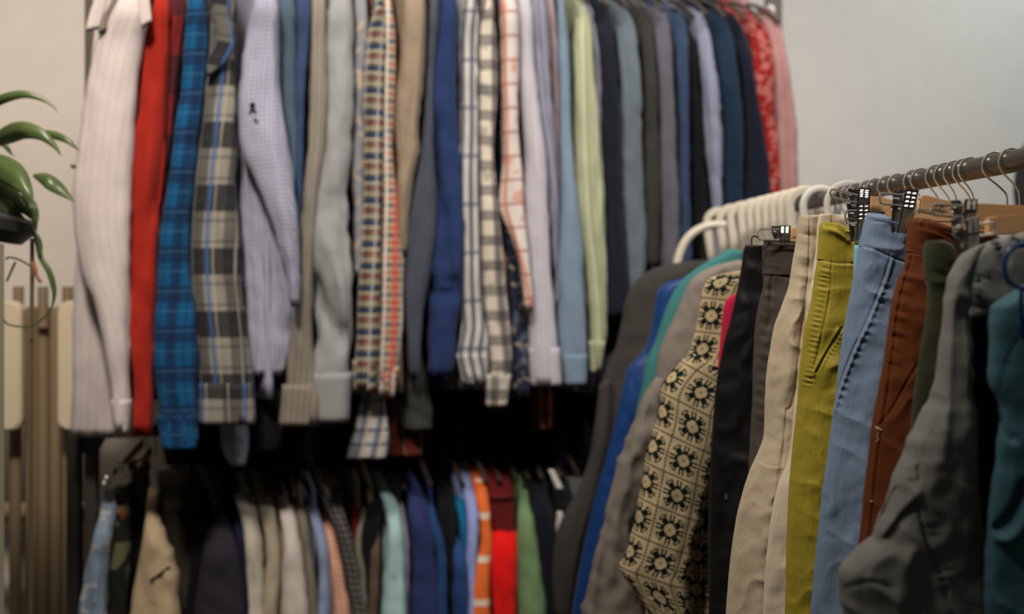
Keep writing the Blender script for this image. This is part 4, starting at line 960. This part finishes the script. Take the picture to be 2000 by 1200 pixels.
bit('bar_tack', br_o, br, [(1711, 835), (1717, 838), (1723, 841)], .0007, M_thread)
bit('loose_thread', br_o, br, [(1716, 846), (1714, 852), (1716, 858), (1712, 864)], .0004, M_thread)
bit('bar_tack', br_o, br, [(1700, 979), (1703, 981)], .0009, M_thread)
bit('zip_pull', bt_o, bt, [(1418, 966), (1419, 976)], .0022, M_chrome)

# ---- grey jacket
gj = thing('jacket', 'steel grey nylon jacket with a wide shoulder, nearest but one on the front rail', 'jacket', P(2080, 440, 1.05), NG)
loft('body', [P(x, y, 1.07) for x, y in [(2010, 452), (1966, 462), (1930, 474), (1896, 494), (1876, 530), (1880, 600), (1886, 700), (1890, 800), (1890, 1000), (1890, 1400)]],
     [P(x, y, 1.07) for x, y in [(2120, 440), (2180, 470), (2200, 540), (2200, 700), (2200, 1000), (2200, 1400)]], .016, K['steel_grey_nylon'], gj, N=70, M=110, fold=.003, lam=.05, wr=.004, seed=31,
     feat=[dict(k='groove', path=[(1940, 466), (1952, 482), (1960, 500), (1962, 520)], w=3, d=.008), dict(k='groove', path=[(1976, 456), (1986, 470), (1996, 480)], w=3, d=.007),
           dict(k='pucker', path=[(1916, 520), (1910, 560), (1905, 600)], l=16, w=12, d=.004), dict(k='groove', path=[(1885, 508), (1880, 530), (1882, 560)], w=4, d=.01)])
loft('sleeve', [P(x, y, 1.035) for x, y in [(1912, 478), (1888, 492), (1868, 512), (1856, 545), (1849, 580), (1843, 630), (1837, 680), (1831, 730), (1826, 780), (1816, 800), (1806, 822), (1796, 842), (1782, 862), (1778, 885), (1766, 905), (1750, 940), (1738, 970), (1730, 1000), (1718, 1030), (1710, 1052), (1690, 1066), (1664, 1092), (1643, 1117), (1648, 1160), (1651, 1200), (1660, 1330)]],
     [P(x, y, 1.035) for x, y in [(1926, 478), (1912, 500), (1903, 530), (1894, 580), (1890, 620), (1891, 680), (1893, 740), (1896, 800), (1900, 850), (1904, 900), (1908, 960), (1912, 1020), (1914, 1080), (1916, 1140), (1918, 1200), (1920, 1330)]], (.012, .022, .028, .03, .034, .034), K['steel_grey_nylon'], gj, N=110, M=220, fold=.003, lam=.06, wr=.003, seed=32,
     feat=[dict(k='groove', path=[(1792, 980), (1800, 1020), (1812, 1060), (1830, 1105), (1846, 1150), (1860, 1205)], w=3, d=.005),
           dict(k='pucker', path=[(1806, 1010), (1820, 1060), (1838, 1110), (1852, 1150)], l=24, w=12, o=-10, d=.0008),
           dict(k='ridge', path=[(1788, 965), (1760, 995), (1738, 1020), (1718, 1040)], w=10, d=.006), dict(k='groove', path=[(1786, 985), (1758, 1012), (1736, 1050)], w=9, d=.006),
           dict(k='ridge', path=[(1780, 1080), (1762, 1130), (1754, 1200)], w=12, d=.004), dict(k='groove', path=[(1655, 1148), (1700, 1138), (1738, 1148)], w=5, d=.003),
           dict(k='groove', path=[(1780, 860), (1792, 900), (1796, 940)], w=3, d=.004), dict(k='groove', path=[(1754, 960), (1738, 984), (1728, 1008)], w=8, d=.009),
           dict(k='pucker', path=[(1770, 900), (1780, 940), (1772, 980)], l=26, w=10, d=.0015), dict(k='ridge', path=[(1858, 560), (1850, 700), (1846, 800), (1838, 900)], w=14, d=.004)])
loft('lining', [P(x, y, 1.05) for x, y in [(1893, 620), (1892, 700), (1890, 800), (1888, 1000), (1888, 1400)]], [P(x, y, 1.05) for x, y in [(1950, 600), (1960, 700), (1960, 800), (1960, 1000), (1960, 1400)]], .012, K['navy_lining'], gj, N=50, M=60, fold=.003, seed=33)
# ---- petrol jacket
pj = thing('jacket', 'petrol blue jacket nearest to us at the end of the front rail', 'jacket', P(2200, 520, .98), NG)
loft('body', [P(x, y, .985) for x, y in [(2010, 560), (1996, 566), (1972, 580), (1950, 594), (1942, 606), (1938, 650), (1935, 700), (1937, 748), (1950, 778), (1956, 800), (1952, 850), (1944, 900), (1936, 960), (1931, 1030), (1927, 1100), (1924, 1200), (1920, 1350)]],
     [P(x, y, .985) for x, y in [(2160, 556), (2230, 600), (2230, 700), (2230, 900), (2230, 1200), (2230, 1350)]], .02, K['petrol_nylon'], pj, N=110, M=170, fold=.002, lam=.07, wr=.0022, seed=35,
     feat=[dict(k='groove', path=[(2000, 640), (1985, 670), (1970, 700), (1960, 730), (1956, 760)], w=2, d=.003), dict(k='pucker', path=[(2000, 648), (1984, 680), (1966, 720)], l=7, w=5, d=.001),
           dict(k='groove', path=[(2004, 950), (1990, 985), (1972, 1015), (1952, 1032)], w=10, d=.012), dict(k='ridge', path=[(2010, 985), (1990, 1030), (1966, 1052), (1945, 1050)], w=9, d=.008),
           dict(k='groove', path=[(1955, 800), (1966, 840), (1980, 860)], w=6, d=.006)])
# blue tubular hanger
bh = thing('clothes_hanger', 'blue plastic tube hanger at the right edge holding the petrol jacket', 'hanger', P(2230, 420, .955), 'hangers on the front rail')
mb = MB()
loop = [(2300, 400), (2150, 428), (2060, 452), (2000, 476), (1976, 486), (1964, 504), (1961, 528), (1968, 548), (1984, 560), (2010, 566), (2060, 572), (2160, 576), (2300, 580)]
mb.tube([Vector(v) for v in curve_pts([P(x, y, .955) for x, y in loop], 70)], .0019, 10)
mb.build('hanger_frame', M_blueplastic, bh)
mb = MB(); mb.tube([Vector(v) for v in curve_pts([P(1996, 560, .955), P(1994, 600, .962), P(1996, 660, .968)], 12)], .0016, 8); mb.build('strap_bar', M_blueplastic, bh)
hp = near_rail_point(2300)
mb = MB(); e = hook_geo(mb, (hp.x, .955, near_rail_point(2300).z), .0145, .0014, (1, 0, 0), down=.05, right=.004, dirx=1); mb.build('hook', M_chrome, bh)
# ================================================================== hangers of the front rail
RZ = .0117
rail_dir = (A_-B_).normalized()
def rail_at_depth(Y):
    t = (Y-B_.y)/(A_.y-B_.y); return B_+(A_-B_)*t
def wire_hanger(x, label, stem, group='wire hooks on the front rail', bar=True, Y=None, thick=.00115):
    c = near_rail_point(x)
    h = thing('clothes_hanger', label, 'hanger', c, group)
    r = RZ+.0016
    pts = []
    for an in np.linspace(-.2, math.pi*.98, 22): pts.append(Vector((c.x+math.cos(an)*r*1.0, c.y, c.z+math.sin(an)*r)))
    sx = stem; 
    pts += [Vector((c.x-r*.97, c.y, c.z-.005)), Vector((c.x-r*.62, c.y, c.z-.0125)), Vector((c.x+sx*.45-r*.2, c.y, c.z-.0215)), Vector((c.x+sx, c.y, c.z-.0315)), Vector((c.x+sx+.0012, c.y, c.z-.046))]
    pts = [Vector(p) for p in curve_pts([tuple(p) for p in pts], 70)]
    mb = MB(); mb.tube(pts, thick, 8); mb.build('hook', M_wire, h)
    if bar:
        e = pts[-1]; mb = MB()
        mb.extrude([(-.085, -.022), (.085, -.022), (.085, -.010), (.03, -.002), (-.03, -.002), (-.085, -.010)], (1, 0, 0), (0, 0, 1), (0, 1, 0), e+Vector((0, 0, -.0)), .008)
        mb.build('wooden_bar', M_wood, h)
    return h
for i, x in enumerate([1649, 1661, 1674, 1696, 1711, 1734, 1754, 1786, 1800]):
    wire_hanger(x, 'chrome hook in the tight run of hooks along the middle of the front rail', .002)
nm = ['chrome hook fifth from the right-hand gap, just above the middle wooden bar', 'second chrome hook of the loose group above the wooden bars', 'third chrome hook of the loose group above the wooden bars',
      'left one of the close pair of chrome hooks before the wide gap', 'right one of the close pair of chrome hooks before the wide gap']
for x, lab, st in zip([1830, 1847, 1866, 1884, 1896], nm, [.003, .005, .001, .006, .003]):
    wire_hanger(x, lab, st)
wire_hanger(1943, 'chrome hook left of the last two on the front rail, with a long slanted stem', .012, bar=False)
wire_hanger(1976, 'chrome hook closest to the right edge of the picture with a doubled stem', .007, bar=False)

# white ring-hooked plastic hangers
def ring_hanger(x, Y=None, lab='', ro=.031, ri=.0185, m=None, neck=.045, lean=0.0, arms=.05, th=.011, drop=.012, w=.011):
    c = near_rail_point(x); c = Vector((c.x, c.y, c.z))
    h = thing('plastic_hanger', lab, 'hanger', c, 'white plastic hangers on the front rail')
    cc = c+Vector((0, 0, RZ-ri))
    # C-shaped ring as a rounded strip: centre line, then a rounded rectangular section
    rm = (ro+ri)/2; hw = (ro-ri)/2
    path = [(math.cos(a)*rm, math.sin(a)*rm, hw) for a in np.linspace(-.5, math.pi, 30)]
    path += [(-rm+.001, -.012, hw*1.05), (-rm+.004, -.03, hw*1.15), (-rm+.010, -.03-neck*.5, hw*1.3), (-rm+.018, -.03-neck, hw*1.5)]
    P2 = curve_pts(path, 60)
    V, Fc = [], []; k = 12
    for i in range(len(P2)):
        t = P2[min(i+1, 59)][:2]-P2[max(i-1, 0)][:2]; t = t/np.linalg.norm(t); nn = np.array([-t[1], t[0]])
        hw_ = P2[i][2]
        for j in range(k):
            a = 2*math.pi*j/k; ca, sa = math.cos(a), math.sin(a)
            u = math.copysign(abs(ca)**.6, ca)*hw_; v = math.copysign(abs(sa)**.6, sa)*th/2
            V.append((cc.x+P2[i][0]+nn[0]*u, cc.y+v, cc.z+P2[i][1]+nn[1]*u))
    for i in range(59):
        for j in range(k): Fc.append((i*k+j, i*k+(j+1) % k, (i+1)*k+(j+1) % k, (i+1)*k+j))
    Fc.append(tuple(range(k))); Fc.append(tuple(reversed(range(59*k, 60*k))))
    mb = MB(); mb.add(V, Fc); mb.build('hook', m or M_creamplastic, h)
    e = cc+Vector((-rm+.018, 0, -.03-neck))
    mb = MB(); arm = [e+Vector((-arms, 0, -arms*.55)), e+Vector((-arms*.5, 0, -arms*.2)), e+Vector((0, 0, .002)), e+Vector((arms*.5, 0, -arms*.2)), e+Vector((arms, 0, -arms*.55))]
    mb.tube([Vector(p) for p in curve_pts([tuple(p) for p in arm], 20)], .006, 10); mb.build('shoulder_bar', m or M_creamplastic, h)
    return h
ring_hanger(1655, lab='white plastic hanger whose ring hook touches the first chrome hooks', m=M_whiteplastic, ro=.034, ri=.025, arms=.04)
ring_hanger(1603, lab='white plastic hanger whose open ring shows the rail end through it', m=M_whiteplastic, ro=.033, ri=.021, arms=.04)
xs = [1572, 1556, 1540, 1524, 1508, 1492, 1474, 1452, 1430, 1404]
for i, x in enumerate(xs):
    lab = 'cream plastic hanger packed in the row of overlapping ring hooks'
    if x == 1404: lab = 'cream plastic hanger at the far end of the front rail with its broad neck showing'
    if x == 1430: lab = 'cream plastic hanger beside the dark gap, second from the far end'
    ring_hanger(x, lab=lab, arms=.03, th=.02, neck=.055 if x != 1404 else .06, ro=.034, ri=.017)
# the far hanger with an arched arm
h = thing('plastic_hanger', 'beige plastic hanger with an arched arm above the charcoal jacket', 'hanger', P(1400, 440, 2.55), 'white plastic hangers on the front rail')
mb = MB(); mb.tube([Vector(v) for v in curve_pts([P(x, y, 2.6) for x, y in [(1420, 440), (1390, 440), (1362, 450), (1340, 470), (1326, 500), (1320, 530)]], 30)], .009, 10); mb.build('arm', M_creamplastic, h)
mb = MB(); hook_geo(mb, near_rail_point(1392), .0135, .002, (1, 0, 0), down=.03, right=.004); mb.build('hook', M_creamplastic, h)

# ---- wooden trouser hangers with metal clips
def wood_hanger(label, poly, Y, hookx, th=.01, group='wooden trouser hangers on the front rail', extra=.12):
    """poly: outline of the visible end of the bar in the picture, running on to the right to the hook"""
    h = thing('trouser_hanger', label, 'hanger', P(hookx, poly[0][1]-60, Y), group)
    V = [P(x, y, Y) for x, y in poly]; V2 = [(x, y+th, z) for x, y, z in V]; n = len(V)
    mb = MB(); mb.add(V+V2, [tuple(range(n)), tuple(range(2*n-1, n-1, -1))]+[(i, (i+1) % n, n+(i+1) % n, n+i) for i in range(n)])
    o = mb.build('wooden_bar', M_wood, h, smooth=False)
    bm = bmesh.new(); bm.from_mesh(o.data); bmesh.ops.recalc_face_normals(bm, faces=bm.faces[:]); bmesh.ops.bevel(bm, geom=bm.edges[:], offset=.0009, segments=2, affect='EDGES'); bm.to_mesh(o.data); bm.free()
    if Y < 1.3:
        c = rail_at_depth(Y); e = Vector((c.x+.004, Y+th/2, P(0, min(y for x, y in poly)+4, Y)[2]))
        pts = [Vector((c.x+math.cos(a)*.0135, c.y, c.z+math.sin(a)*.0135)) for a in np.linspace(-.2, math.pi, 20)]+[Vector((c.x-.009, c.y, c.z-.014)), Vector((c.x+.002, c.y, c.z-.03)), e]
        m2 = MB(); m2.tube([Vector(v) for v in curve_pts([tuple(v) for v in pts], 50)], .00115, 8); m2.build('hook', M_wire, h)
    return h

def clip(root, corners, Y, loop=None, back=None, ribs=True, dark=False, single=None, jaw=.46):
    """corners: picture positions of the front plate (top-left, top-right, bottom-right, bottom-left)"""
    tl, tr, brr, bl = [Vector(P(x, y, Y)) for x, y in corners]
    def S(u, v, d=0.0):
        p = tl.lerp(tr, u).lerp(bl.lerp(brr, u), v); return Vector((p.x, p.y-d, p.z))
    mb = MB(); th = .0012
    nv = 14
    # plate: bowed outwards a little, folded edges
    V = []; Fc = []
    for side in (0, 1):
        for i in range(nv+1):
            for j in range(7):
                u = j/6; v = i/nv
                d = .0022*math.sin(v*math.pi*.9)+(.0008 if 0 < j < 6 else 0)+(0 if side == 0 else -th)
                V.append(S(u, v, d))
    st = (nv+1)*7
    for i in range(nv):
        for j in range(6):
            a = i*7+j; Fc.append((a, a+1, a+8, a+7)); Fc.append((st+a+7, st+a+8, st+a+1, st+a))
        Fc.append((i*7, i*7+7, st+i*7+7, st+i*7)); Fc.append((i*7+13, i*7+6, st+i*7+6, st+i*7+13))
    for j in range(6):
        Fc.append((j+1, j, st+j, st+j+1)); a = nv*7+j; Fc.append((a, a+1, st+a+1, st+a))
    # top lip
    mb.add(V, Fc); mb.tube([S(0, 0, .001), S(1, 0, .001)], .0009, 8)
    c = mb.build('clip_plate', M_clip, root)
    if ribs:
        mb = MB()
        for v in (.09, .19, .29, .39):
            for u0, u1 in ((.14, .46), (.56, .88)):
                mb.tube([S(u0, v, .0034), S((u0+u1)/2, v-.004, .0042), S(u1, v, .0034)], [.0006, .0012, .0006], 8)
        for u in (.2, .4, .6, .8):
            mb.tube([S(u, jaw, .0036), S(u, jaw+.04, .0034), S(u, .98, .0022)], [.0009, .0005, .0004], 6)
        mb.build('grip_ribs', M_wire, c)
    # back plate and spring, set behind on the rail side
    dx = Vector((-.0075, .012, .0))
    mb = MB()
    q = [S(0, .0)+dx, S(.75, .0)+dx, S(.75, .95)+dx*.5, S(0, .95)+dx*.5]
    V = q+[v+Vector((0, .001, 0)) for v in q]
    mb.add(V, [(0, 1, 2, 3), (7, 6, 5, 4), (0, 4, 5, 1), (1, 5, 6, 2), (2, 6, 7, 3), (3, 7, 4, 0)])
    mb.tube([q[0], q[1]], .0007, 6); mb.tube([q[0], q[3]], .0007, 6)
    s0 = S(-.1, .42)+dx*.5
    coil = [s0+Vector((-.003+.006*k/40, math.cos(k*.8)*.0028, math.sin(k*.8)*.0028)) for k in range(41)]
    mb.tube(coil, .0005, 6); mb.build('clip_back', M_clip, root)
    if loop:
        mb = MB()
        pts = [Vector(P(x, y, Y+.002)) for x, y in loop]
        mb.tube([Vector(v) for v in curve_pts([tuple(p) for p in pts], 48)], .0011, 8); mb.build('wire_loop', M_wire, root)

def rr(x0, y0, x1, y1, sl=0.0, r=7, left=True):
    """rounded wire loop between columns x0 (closed end) and x1, rows y0..y1, sheared by sl"""
    k = 1 if left else -1
    pts = [(x1, y0), (x0+r*k, y0), (x0+2*k, y0+2.5), (x0, y0+r), (x0, y1-r), (x0+2*k, y1-2.5), (x0+r*k, y1), (x1, y1)]
    return [(x, y+sl*(x-x0)) for x, y in pts]

w1 = wood_hanger('wooden trouser hanger with two stacked metal clips above the mustard trousers', [(1700, 383), (1722, 385), (1760, 396), (1900, 402), (2060, 400), (2060, 430), (1900, 436), (1760, 430), (1700, 421)], 1.395, 1905)
clip(w1, [(1676, 368), (1700, 371), (1697, 412), (1672, 408)], 1.385, rr(1621, 369, 1676, 384, .23, 8))
clip(w1, [(1674, 397), (1699, 397), (1698, 476), (1672, 476)], 1.383, rr(1651, 411, 1676, 436, .02, 7))
mb = MB(); mb.tube([P(1700, 415, 1.38), P(1728, 416, 1.38)], .0013, 8); mb.build('metal_rod', M_clip, w1)
w2 = wood_hanger('wooden trouser hanger holding the dusty blue trousers by one tilted clip', [(1800, 382), (1812, 382), (1846, 391), (1900, 398), (2140, 408), (2140, 440), (1900, 430), (1830, 420), (1796, 414)], 1.262, 2018)
clip(w2, [(1768, 369), (1794, 373), (1775, 456), (1751, 455)], 1.243, rr(1718, 377, 1768, 398, .1, 8))
mb = MB(); mb.tube([Vector(v) for v in curve_pts([P(1793, 389, 1.25), P(1798, 390, 1.25), P(1797, 400, 1.25), P(1795, 418, 1.25)], 14)], .0008, 6); mb.build('wire_loop', M_wire, w2)
w3 = wood_hanger('wooden trouser hanger with the broadest visible bar, above the rust brown trousers', [(1906, 397), (1950, 399), (2010, 402), (2120, 400), (2280, 410), (2280, 450), (2120, 452), (2010, 447), (1890, 447)], 1.15, 2145)
clip(w3, [(1884, 391), (1909, 391), (1904, 436), (1879, 436)], 1.137, rr(1820, 399, 1884, 420, .06, 8), jaw=.8)
mb = MB(); mb.tube([Vector(v) for v in curve_pts([P(1786, 422, 1.14), P(1788, 412, 1.14), P(1796, 409.5, 1.14), P(1846, 411, 1.14)], 20)], .001, 8); mb.build('wire_loop', M_wire, w3)
mb = MB(); mb.tube([Vector(v) for v in curve_pts([P(x, y, 1.133) for x, y in [(1862, 402), (1830, 403), (1828, 408), (1828, 416)]], 14)], .0007, 6)
mb.tube([Vector(v) for v in curve_pts([P(x, y, 1.133) for x, y in [(1844, 406), (1836, 406), (1834, 414), (1850, 415)]], 14)], .0007, 6); mb.build('spring', M_clip, w3)
w4 = wood_hanger('wooden trouser hanger in front with its bar rising to the right, above the olive trousers', [(1931, 426), (1950, 422), (2010, 415), (2140, 398), (2140, 440), (2010, 455), (1938, 461), (1931, 458)], 1.095, 2194)
clip(w4, [(1885, 430), (1912, 424), (1910, 492), (1885, 492)], 1.078, rr(1942, 434, 1912, 457, -.14, 4, left=False), jaw=.52)
clip_b = MB(); clip_b.tube([Vector(v) for v in curve_pts([P(x, y, 1.085) for x, y in [(1882, 441), (1866, 444), (1862, 452), (1864, 462), (1872, 466)]], 20)], .0009, 8)
clip_b.tube([Vector(v) for v in curve_pts([P(x, y, 1.085) for x, y in [(1858, 427), (1880, 423), (1880, 440)]], 12)], .0008, 6)
clip_b.build('wire_loop', M_wire, w4)
w0 = wood_hanger('wooden trouser hanger with a blurred clip above the dark taupe trousers', [(1546, 446), (1560, 446), (1700, 450), (1900, 450), (1900, 466), (1700, 468), (1546, 466)], 1.665, 1744)
clip(w0, [(1522, 442), (1544, 442), (1543, 474), (1521, 474)], 1.655, rr(1480, 448, 1522, 469, .0, 6), jaw=.7)
mb = MB(); mb.tube([P(1492, 470.5, 1.648), P(1556, 473, 1.648)], .0011, 8)
mb.tube([Vector(v) for v in curve_pts([P(x, y, 1.648) for x, y in [(1468, 480), (1468, 466), (1472, 462), (1482, 463)]], 12)], .0012, 8); mb.build('metal_rod', M_clip, w0)

# dark coat further off, beyond the end of the rail
CL('black_green_coat', (52, 54, 50)); 
t = thing('coat', 'dark coat out of focus behind the rail at the right edge', 'coat', P(2120, 260, 2.9))
loft('body', [P(x, y, 2.9) for x, y in [(2060, 250), (2010, 280), (1990, 320), (1980, 370), (1984, 420), (1980, 520), (1976, 800), (1970, 1250)]], [P(x, y, 2.9) for x, y in [(2080, 250), (2160, 300), (2180, 400), (2180, 520), (2184, 800), (2190, 1250)]], .05, K['black_green_coat'], t, N=40, M=40, fold=.01)

GAIN = .85
# ================================================================== left side: plant, stand, radiator
def leaf_mat():
    m = bpy.data.materials.new('glossy_leaf'); m.use_nodes = True; q = G(m); b = q.nt.nodes['Principled BSDF']
    tc = q.n('ShaderNodeTexCoord'); no = q.n('ShaderNodeTexNoise'); no.inputs['Scale'].default_value = 14
    q.nt.links.new(tc.outputs['Object'], no.inputs['Vector'])
    c = q.mix(no.outputs[0], alb((46, 66, 34)), alb((92, 108, 62))); q.nt.links.new(c, b.inputs['Base Color'])
    b.inputs['Roughness'].default_value = .32; b.inputs['Subsurface Weight'].default_value = .0
    return m
M_leaf = leaf_mat()
M_stem = plain('brown_stem', (92, 84, 54), .7)
YP = 2.0
pl = thing('potted_plant', 'green strap-leaved houseplant reaching in from the left edge', 'plant', P(-20, 450, YP))
def leaf(pts, width, dz=0.0, bow=.35, Y0=YP, tip=.12):
    """pts: (x, y, dY) along the midrib; width in picture pixels at the widest"""
    c = curve_pts([P(x, y, Y0+d) for x, y, d in pts], 34); V = []; Fc = []; uvs = []
    W = width/F*Y0/2
    for i in range(34):
        t = c[min(i+1, 33)]-c[max(i-1, 0)]; t = Vector(t).normalized()
        vw = (Vector(c[i])-Vector((0, 0, EYE))).normalized()
        s = t.cross(vw).normalized(); s = (s+vw*dz).normalized(); up_ = s.cross(t).normalized()
        f = i/33; wd = W*(max(0, math.sin(math.pi*min(1, f*.96+.04)**.95))**1.05+.04)*(1 if f < .97 else .5)
        for j in range(9):
            u = (j-4)/4; V.append(Vector(c[i])+s*(u*wd)+up_*(bow*wd*(abs(u)**1.5)))
    for i in range(33):
        for j in range(8): a = i*9+j; Fc.append((a, a+1, a+10, a+9))
    mb = MB(); mb.add(V, Fc); o = mb.build('leaf', M_leaf, pl)
    so = o.modifiers.new('thickness', 'SOLIDIFY'); so.thickness = .0012
    return o
leaf([(-60, 240, .05), (-10, 200, 0), (40, 184, -.02), (80, 192, -.02), (106, 210, -.02), (113, 221, -.02)], 19, dz=.3)
leaf([(-30, 290, .05), (10, 266, 0), (45, 254, -.03), (80, 262, -.04), (106, 284, -.04), (120, 305, -.04)], 36, dz=.2)
leaf([(60, 258, .04), (95, 261, .03), (128, 272, .02), (150, 290, .02), (157, 298, .02)], 16, dz=.3)
leaf([(-10, 275, .06), (10, 285, .06), (22, 300, .06), (30, 306, .06)], 9)
leaf([(64, 342, .0), (90, 350, -.02), (115, 366, -.02), (135, 384, -.02), (146, 394, -.02)], 30, dz=.5)
leaf([(-40, 300, .02), (0, 322, -.02), (34, 346, -.05), (56, 376, -.06), (64, 402, -.06)], 50, dz=.25, bow=.5)
leaf([(-30, 330, .05), (5, 372, .02), (30, 398, 0), (48, 412, 0), (60, 428, 0)], 44, dz=-.2)
leaf([(-20, 390, .04), (10, 402, 0), (30, 416, 0), (50, 428, 0)], 30)
leaf([(40, 380, .02), (58, 400, 0), (68, 422, 0), (71, 446, 0)], 26, dz=.3)
leaf([(138, 322, .1), (144, 325, .1), (150, 326, .1)], 9)
leaf([(70, 470, .0), (78, 500, 0), (96, 530, 0), (106, 565, 0), (104, 592, 0), (96, 612, 0)], 12, dz=.3)
leaf([(66, 450, 0), (74, 470, 0), (78, 492, 0), (76, 506, 0)], 13)
leaf([(-30, 400, 0), (-60, 340, .04), (-110, 310, .06), (-160, 330, .07)], 40, dz=.3)
leaf([(-40, 400, 0), (-60, 300, 0), (-90, 230, .0), (-140, 200, .0)], 36, dz=.4)
mb = MB(); mb.tube([Vector(v) for v in curve_pts([P(x, y, YP) for x, y in [(60, 440), (72, 470), (80, 500)]], 12)], .0035, 8)
mb.build('stem', M_leaf, pl); mb = MB(); mb.tube([Vector(v) for v in curve_pts([P(x, y, YP) for x, y in [(98, 606), (84, 622), (64, 636), (36, 638), (12, 632), (6, 620)]], 24)], .0016, 6); mb.build('stem', M_leaf, pl)
# black pot: round tray tipped towards us, mostly outside the picture
mb = MB(); V = []; Fc = []
c0 = Vector(P(-34, 428, YP+.03)); prof = [(.082, .012), (.083, -.004), (.066, -.026), (.0, -.028)]; n = 40
tilt = Matrix.Rotation(math.radians(-14), 3, 'Y') @ Matrix.Rotation(math.radians(0), 3, 'X')
for r_, z_ in [(.0, .002), (.074, .002), (.078, .014)]+prof:
    for j in range(n):
        a = 2*math.pi*j/n; V.append(c0+tilt.inverted() @ Vector((r_*math.cos(a), r_*math.sin(a), z_)))
for i in range(6):
    for j in range(n): Fc.append((i*n+j, i*n+(j+1) % n, (i+1)*n+(j+1) % n, (i+1)*n+j))
mb.add(V, Fc); mb.build('pot', plain('black_glazed_pot', (38, 40, 36), .5), pl)
st = thing('plant_stand', 'thin brown wire stand carrying the plant at the left edge', 'stand', P(62, 1700, YP+.02))
mb = MB(); mb.tube([P(63, 466, YP+.02), P(62, 700, YP+.02), P(60, 1200, YP+.02), (P(60, 1200, YP+.02)[0], YP+.02, 0.0)], .0035, 8); mb.build('pole', M_stem, st)
mb = MB(); mb.tube([Vector(v) for v in curve_pts([P(x, y, YP+.03) for x, y in [(12, 508), (16, 503), (36, 507), (60, 520)]], 16)], .0016, 6)
mb.tube([P(30, 512, YP+.03), P(13, 550, YP+.03)], .0018, 6); mb.build('wire_ring', M_stem, st)
mb = MB(); mb.tube([Vector(v) for v in curve_pts([P(x, y, YP) for x, y in [(63, 512), (67, 524), (72, 540), (80, 552)]], 12)], [.004]*6+[.003]*6, 8); mb.build('dry_sheath', plain('reddish_sheath', (150, 92, 66), .8), pl)

# radiator
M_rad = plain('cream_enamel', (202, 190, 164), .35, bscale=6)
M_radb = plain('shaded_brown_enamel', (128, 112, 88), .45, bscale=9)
ra = thing('radiator', 'cream column radiator with rounded panels standing behind the plant', 'radiator', P(60, 1400, 2.72))
def rrect(x0, y0, x1, y1, r, Y, th, name, m, parent=ra):
    pts = []
    for cx, cy, a0 in ((x1-r, y0+r, -90), (x1-r, y1-r, 0), (x0+r, y1-r, 90), (x0+r, y0+r, 180)):
        for k in range(7): a = math.radians(a0+k*15); pts.append((cx+r*math.cos(a), cy+r*math.sin(a)))
    V = [P(x, y, Y) for x, y in pts]; V2 = [(x, y+th, z) for x, y, z in V]; n = len(V)
    mb = MB(); mb.add(V+V2, [tuple(range(n)), tuple(range(2*n-1, n-1, -1))]+[(i, (i+1) % n, n+(i+1) % n, n+i) for i in range(n)])
    o = mb.build(name, m, parent, smooth=False)
    bm = bmesh.new(); bm.from_mesh(o.data); bmesh.ops.recalc_face_normals(bm, faces=bm.faces[:]); bmesh.ops.bevel(bm, geom=[e for e in bm.edges if e.calc_face_angle(0) > 1.2], offset=.004, segments=3, affect='EDGES'); bm.to_mesh(o.data); bm.free()
    return o
for x0, x1 in ((-82, -56), (-44, 46), (112, 150)):
    pass
for x0, x1 in ((-204, -118), (-46, 40), (112, 186)):
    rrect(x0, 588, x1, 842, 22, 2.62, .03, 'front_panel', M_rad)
for cx in (-170, -130, -100, -66, 30, 62, 84, 108, 132):
    mb = MB()
    z0 = P(0, 600, 2.7)[2]
    x_ = P(cx, 0, 2.7)[0]
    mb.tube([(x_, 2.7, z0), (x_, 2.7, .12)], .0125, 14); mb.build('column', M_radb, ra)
for cx in (36, 84, 132):
    x_ = P(cx, 0, 2.68)[0]; mb = MB()
    mb.tube([(x_, 2.68, P(0, 560, 2.68)[2]), (x_, 2.68, P(0, 640, 2.68)[2])], .011, 12); mb.build('top_cap', M_radb, ra)
for yy in (630, 1000):
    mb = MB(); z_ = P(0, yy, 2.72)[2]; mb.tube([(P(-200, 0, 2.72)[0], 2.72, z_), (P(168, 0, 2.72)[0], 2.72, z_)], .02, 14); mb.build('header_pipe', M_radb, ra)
for z_ in (.06,):
    for cx in (-40, 140):
        x_ = P(cx, 0, 2.72)[0]; mb = MB(); mb.box((x_, 2.72, .06), (.012, .02, .06), None, .003); mb.build('foot', M_radb, ra)
# pale post at the very left edge
pp = MB(); x_ = P(-4, 0, 1.95)[0]; pp.box((x_, 1.95, P(0, 476, 1.95)[2]/2), (.006, .01, P(0, 476, 1.95)[2]/2), None, .001)
o = pp.build('display_post', plain('pale_green_enamel', (176, 172, 140), .5)); tag(o, 'pale greenish display post cut by the left edge beneath the plant', 'post')
